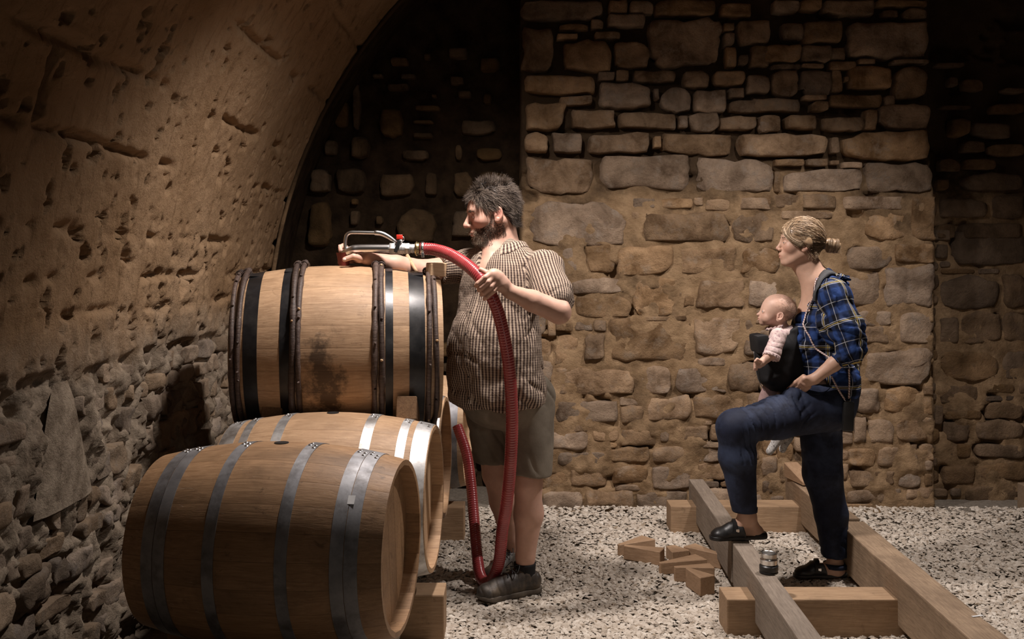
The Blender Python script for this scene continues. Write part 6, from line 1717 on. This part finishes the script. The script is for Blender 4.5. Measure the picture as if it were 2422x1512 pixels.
v_, f_ = box(0, 0, 0, .012, .012, .020, .002); obj('clamp_screw', v_ + Q(1000, 604, YW - .02), f_, MAT['steel'], wand, world=True, smooth=False)
# valve stem, black lever, red grip
v_, f_ = tube([Q(948, 575), Q(948, 567)], .006, 10); obj('valve_stem', v_, f_, MAT['zinc'], wand, world=True)
bx, bf = box(0, 0, 0, .016, .012, .055, .003, Matrix.Rotation(math.radians(20), 3, 'Y')); lv = obj('lever', bx + Q(940, 583, YW - .028), bf, MAT['black_plastic'], wand, world=True, smooth=False)
m, nt, b = newmat('red_plastic'); b.inputs['Base Color'].default_value = (.62, .035, .02, 1); b.inputs['Roughness'].default_value = .35
bx, bf = box(0, 0, 0, .027, .018, .022, .003); lv = obj('lever_grip', bx + Q(945, 561, YW - .022), bf, m, wand, world=True); lv['label'] = 'red grip of the valve lever'
v_, f_ = tube(spline([Q(951, 571), Q(955, 568), Q(955, 562), Q(952, 560)], 12), .0025, 6); obj('wire_clip', v_, f_, MAT['steel'], wand, world=True)

m2, nt, b = newmat('red_brown_rubber'); b.inputs['Base Color'].default_value = (.16, .022, .014, 1); b.inputs['Roughness'].default_value = .5
zt = P(816, 632, YW).z
v_, f_ = lathe([(0.0001, 0), (.024, 0), (.028, .030), (.033, .055), (.034, .058), (.031, .058), (.026, .050), (.0001, .046)], 28)
bung = obj('bung', v_, f_, m2); bung.location = P(813, 630, 4.445); bung.location.z = P(816, 627.5, 4.445).z - .002
tag(bung, 'red-brown rubber bung gripped by the man\'s right hand on the top barrel', 'bung')

# hose: ribbed, red, spliced from the coupling down to the gravel and back up behind the barrels
def ribbed(pts, r, period, amp, seg=20):
    sp_ = spline(pts, 400); d = np.r_[0, np.cumsum(np.linalg.norm(np.diff(sp_, axis=0), axis=1))]
    n = int(d[-1] / period * 5); t = np.linspace(0, d[-1], n)
    c_ = np.stack([np.interp(t, d, sp_[:, i]) for i in range(3)], 1)
    return tube(c_, r + amp * (np.abs(np.sin(t * math.pi / period)) ** .5 - .5), seg)
hp_ = [Q(993, 588), Q(1008, 588.5), Q(1030, 591, 4.40), Q(1062, 601, 4.33), Q(1095, 620, 4.24), Q(1125, 645, 4.15), Q(1147, 672, 4.105), Q(1164, 703, 4.10), Q(1180, 745, 4.12), Q(1193, 800, 4.14),
       Q(1203, 860, 4.16), Q(1209, 930, 4.19), Q(1211, 1000, 4.23), Q(1209, 1070, 4.27), Q(1204, 1140, 4.32), Q(1197, 1200, 4.36), Q(1188, 1255, 4.42)]
hp_ += [V3((-.058, 4.49, .17)), V3((-.088, 4.545, .075)), V3((-.120, 4.60, .038)), V3((-.148, 4.665, .050)), V3((-.165, 4.75, .11)), V3((-.178, 4.83, .20)), V3((-.190, 4.90, .30)), V3((-.205, 4.97, .42)), V3((-.23, 5.04, .55)), V3((-.28, 5.10, .68))]
m3, nt, b = newmat('red_reinforced_hose')
v3 = vec_rand(nt, (1, 1, 1), 'Object', False)
c = ramp(nt, noise(nt, v3, 12, 5), [(.35, (.26, .030, .034)), (.65, (.36, .055, .058))]).outputs[0]
nt.links.new(c, b.inputs['Base Color']); b.inputs['Roughness'].default_value = .26; b.inputs['Specular IOR Level'].default_value = .6
b.inputs['Coat Weight'].default_value = .3; b.inputs['Coat Roughness'].default_value = .12
v_, f_ = ribbed(hp_, .0255, .0118, .0036)
hose = obj('hose', v_, np.array([q for q in f_ if len(q) == 4]), m3)
tag(hose, 'thick red ribbed hose looping from the wand down past the man to the gravel', 'hose')
# wooden dipstick leaning over the top barrel
v_, f_ = tube([V3(P(963, 604, 4.56)), V3(P(992, 655, 4.47))], .0085, 12); ds = obj('stick', v_, f_, MAT['oak_pale']); tag(ds, 'pale round stick leaning behind the black hoop of the top barrel', 'stick')
# smooth shading only across gentle edges
for me in bpy.data.meshes:
    if me.name.split('.')[0] in ('stave', 'hoop', 'hex_nut', 'bung_hole', 'base', 'threaded_ring', 'rivet', 'bung', 'pouch', 'front_pad', 'brass_coupling', 'hose_clamp', 'valve_body', 'thread', 'button', 'collar', 'clog_strap', 'sticker', 'white_bead'):
        me.polygons.foreach_set('use_smooth', [True] * len(me.polygons)); me.set_sharp_from_angle(angle=math.radians(32))
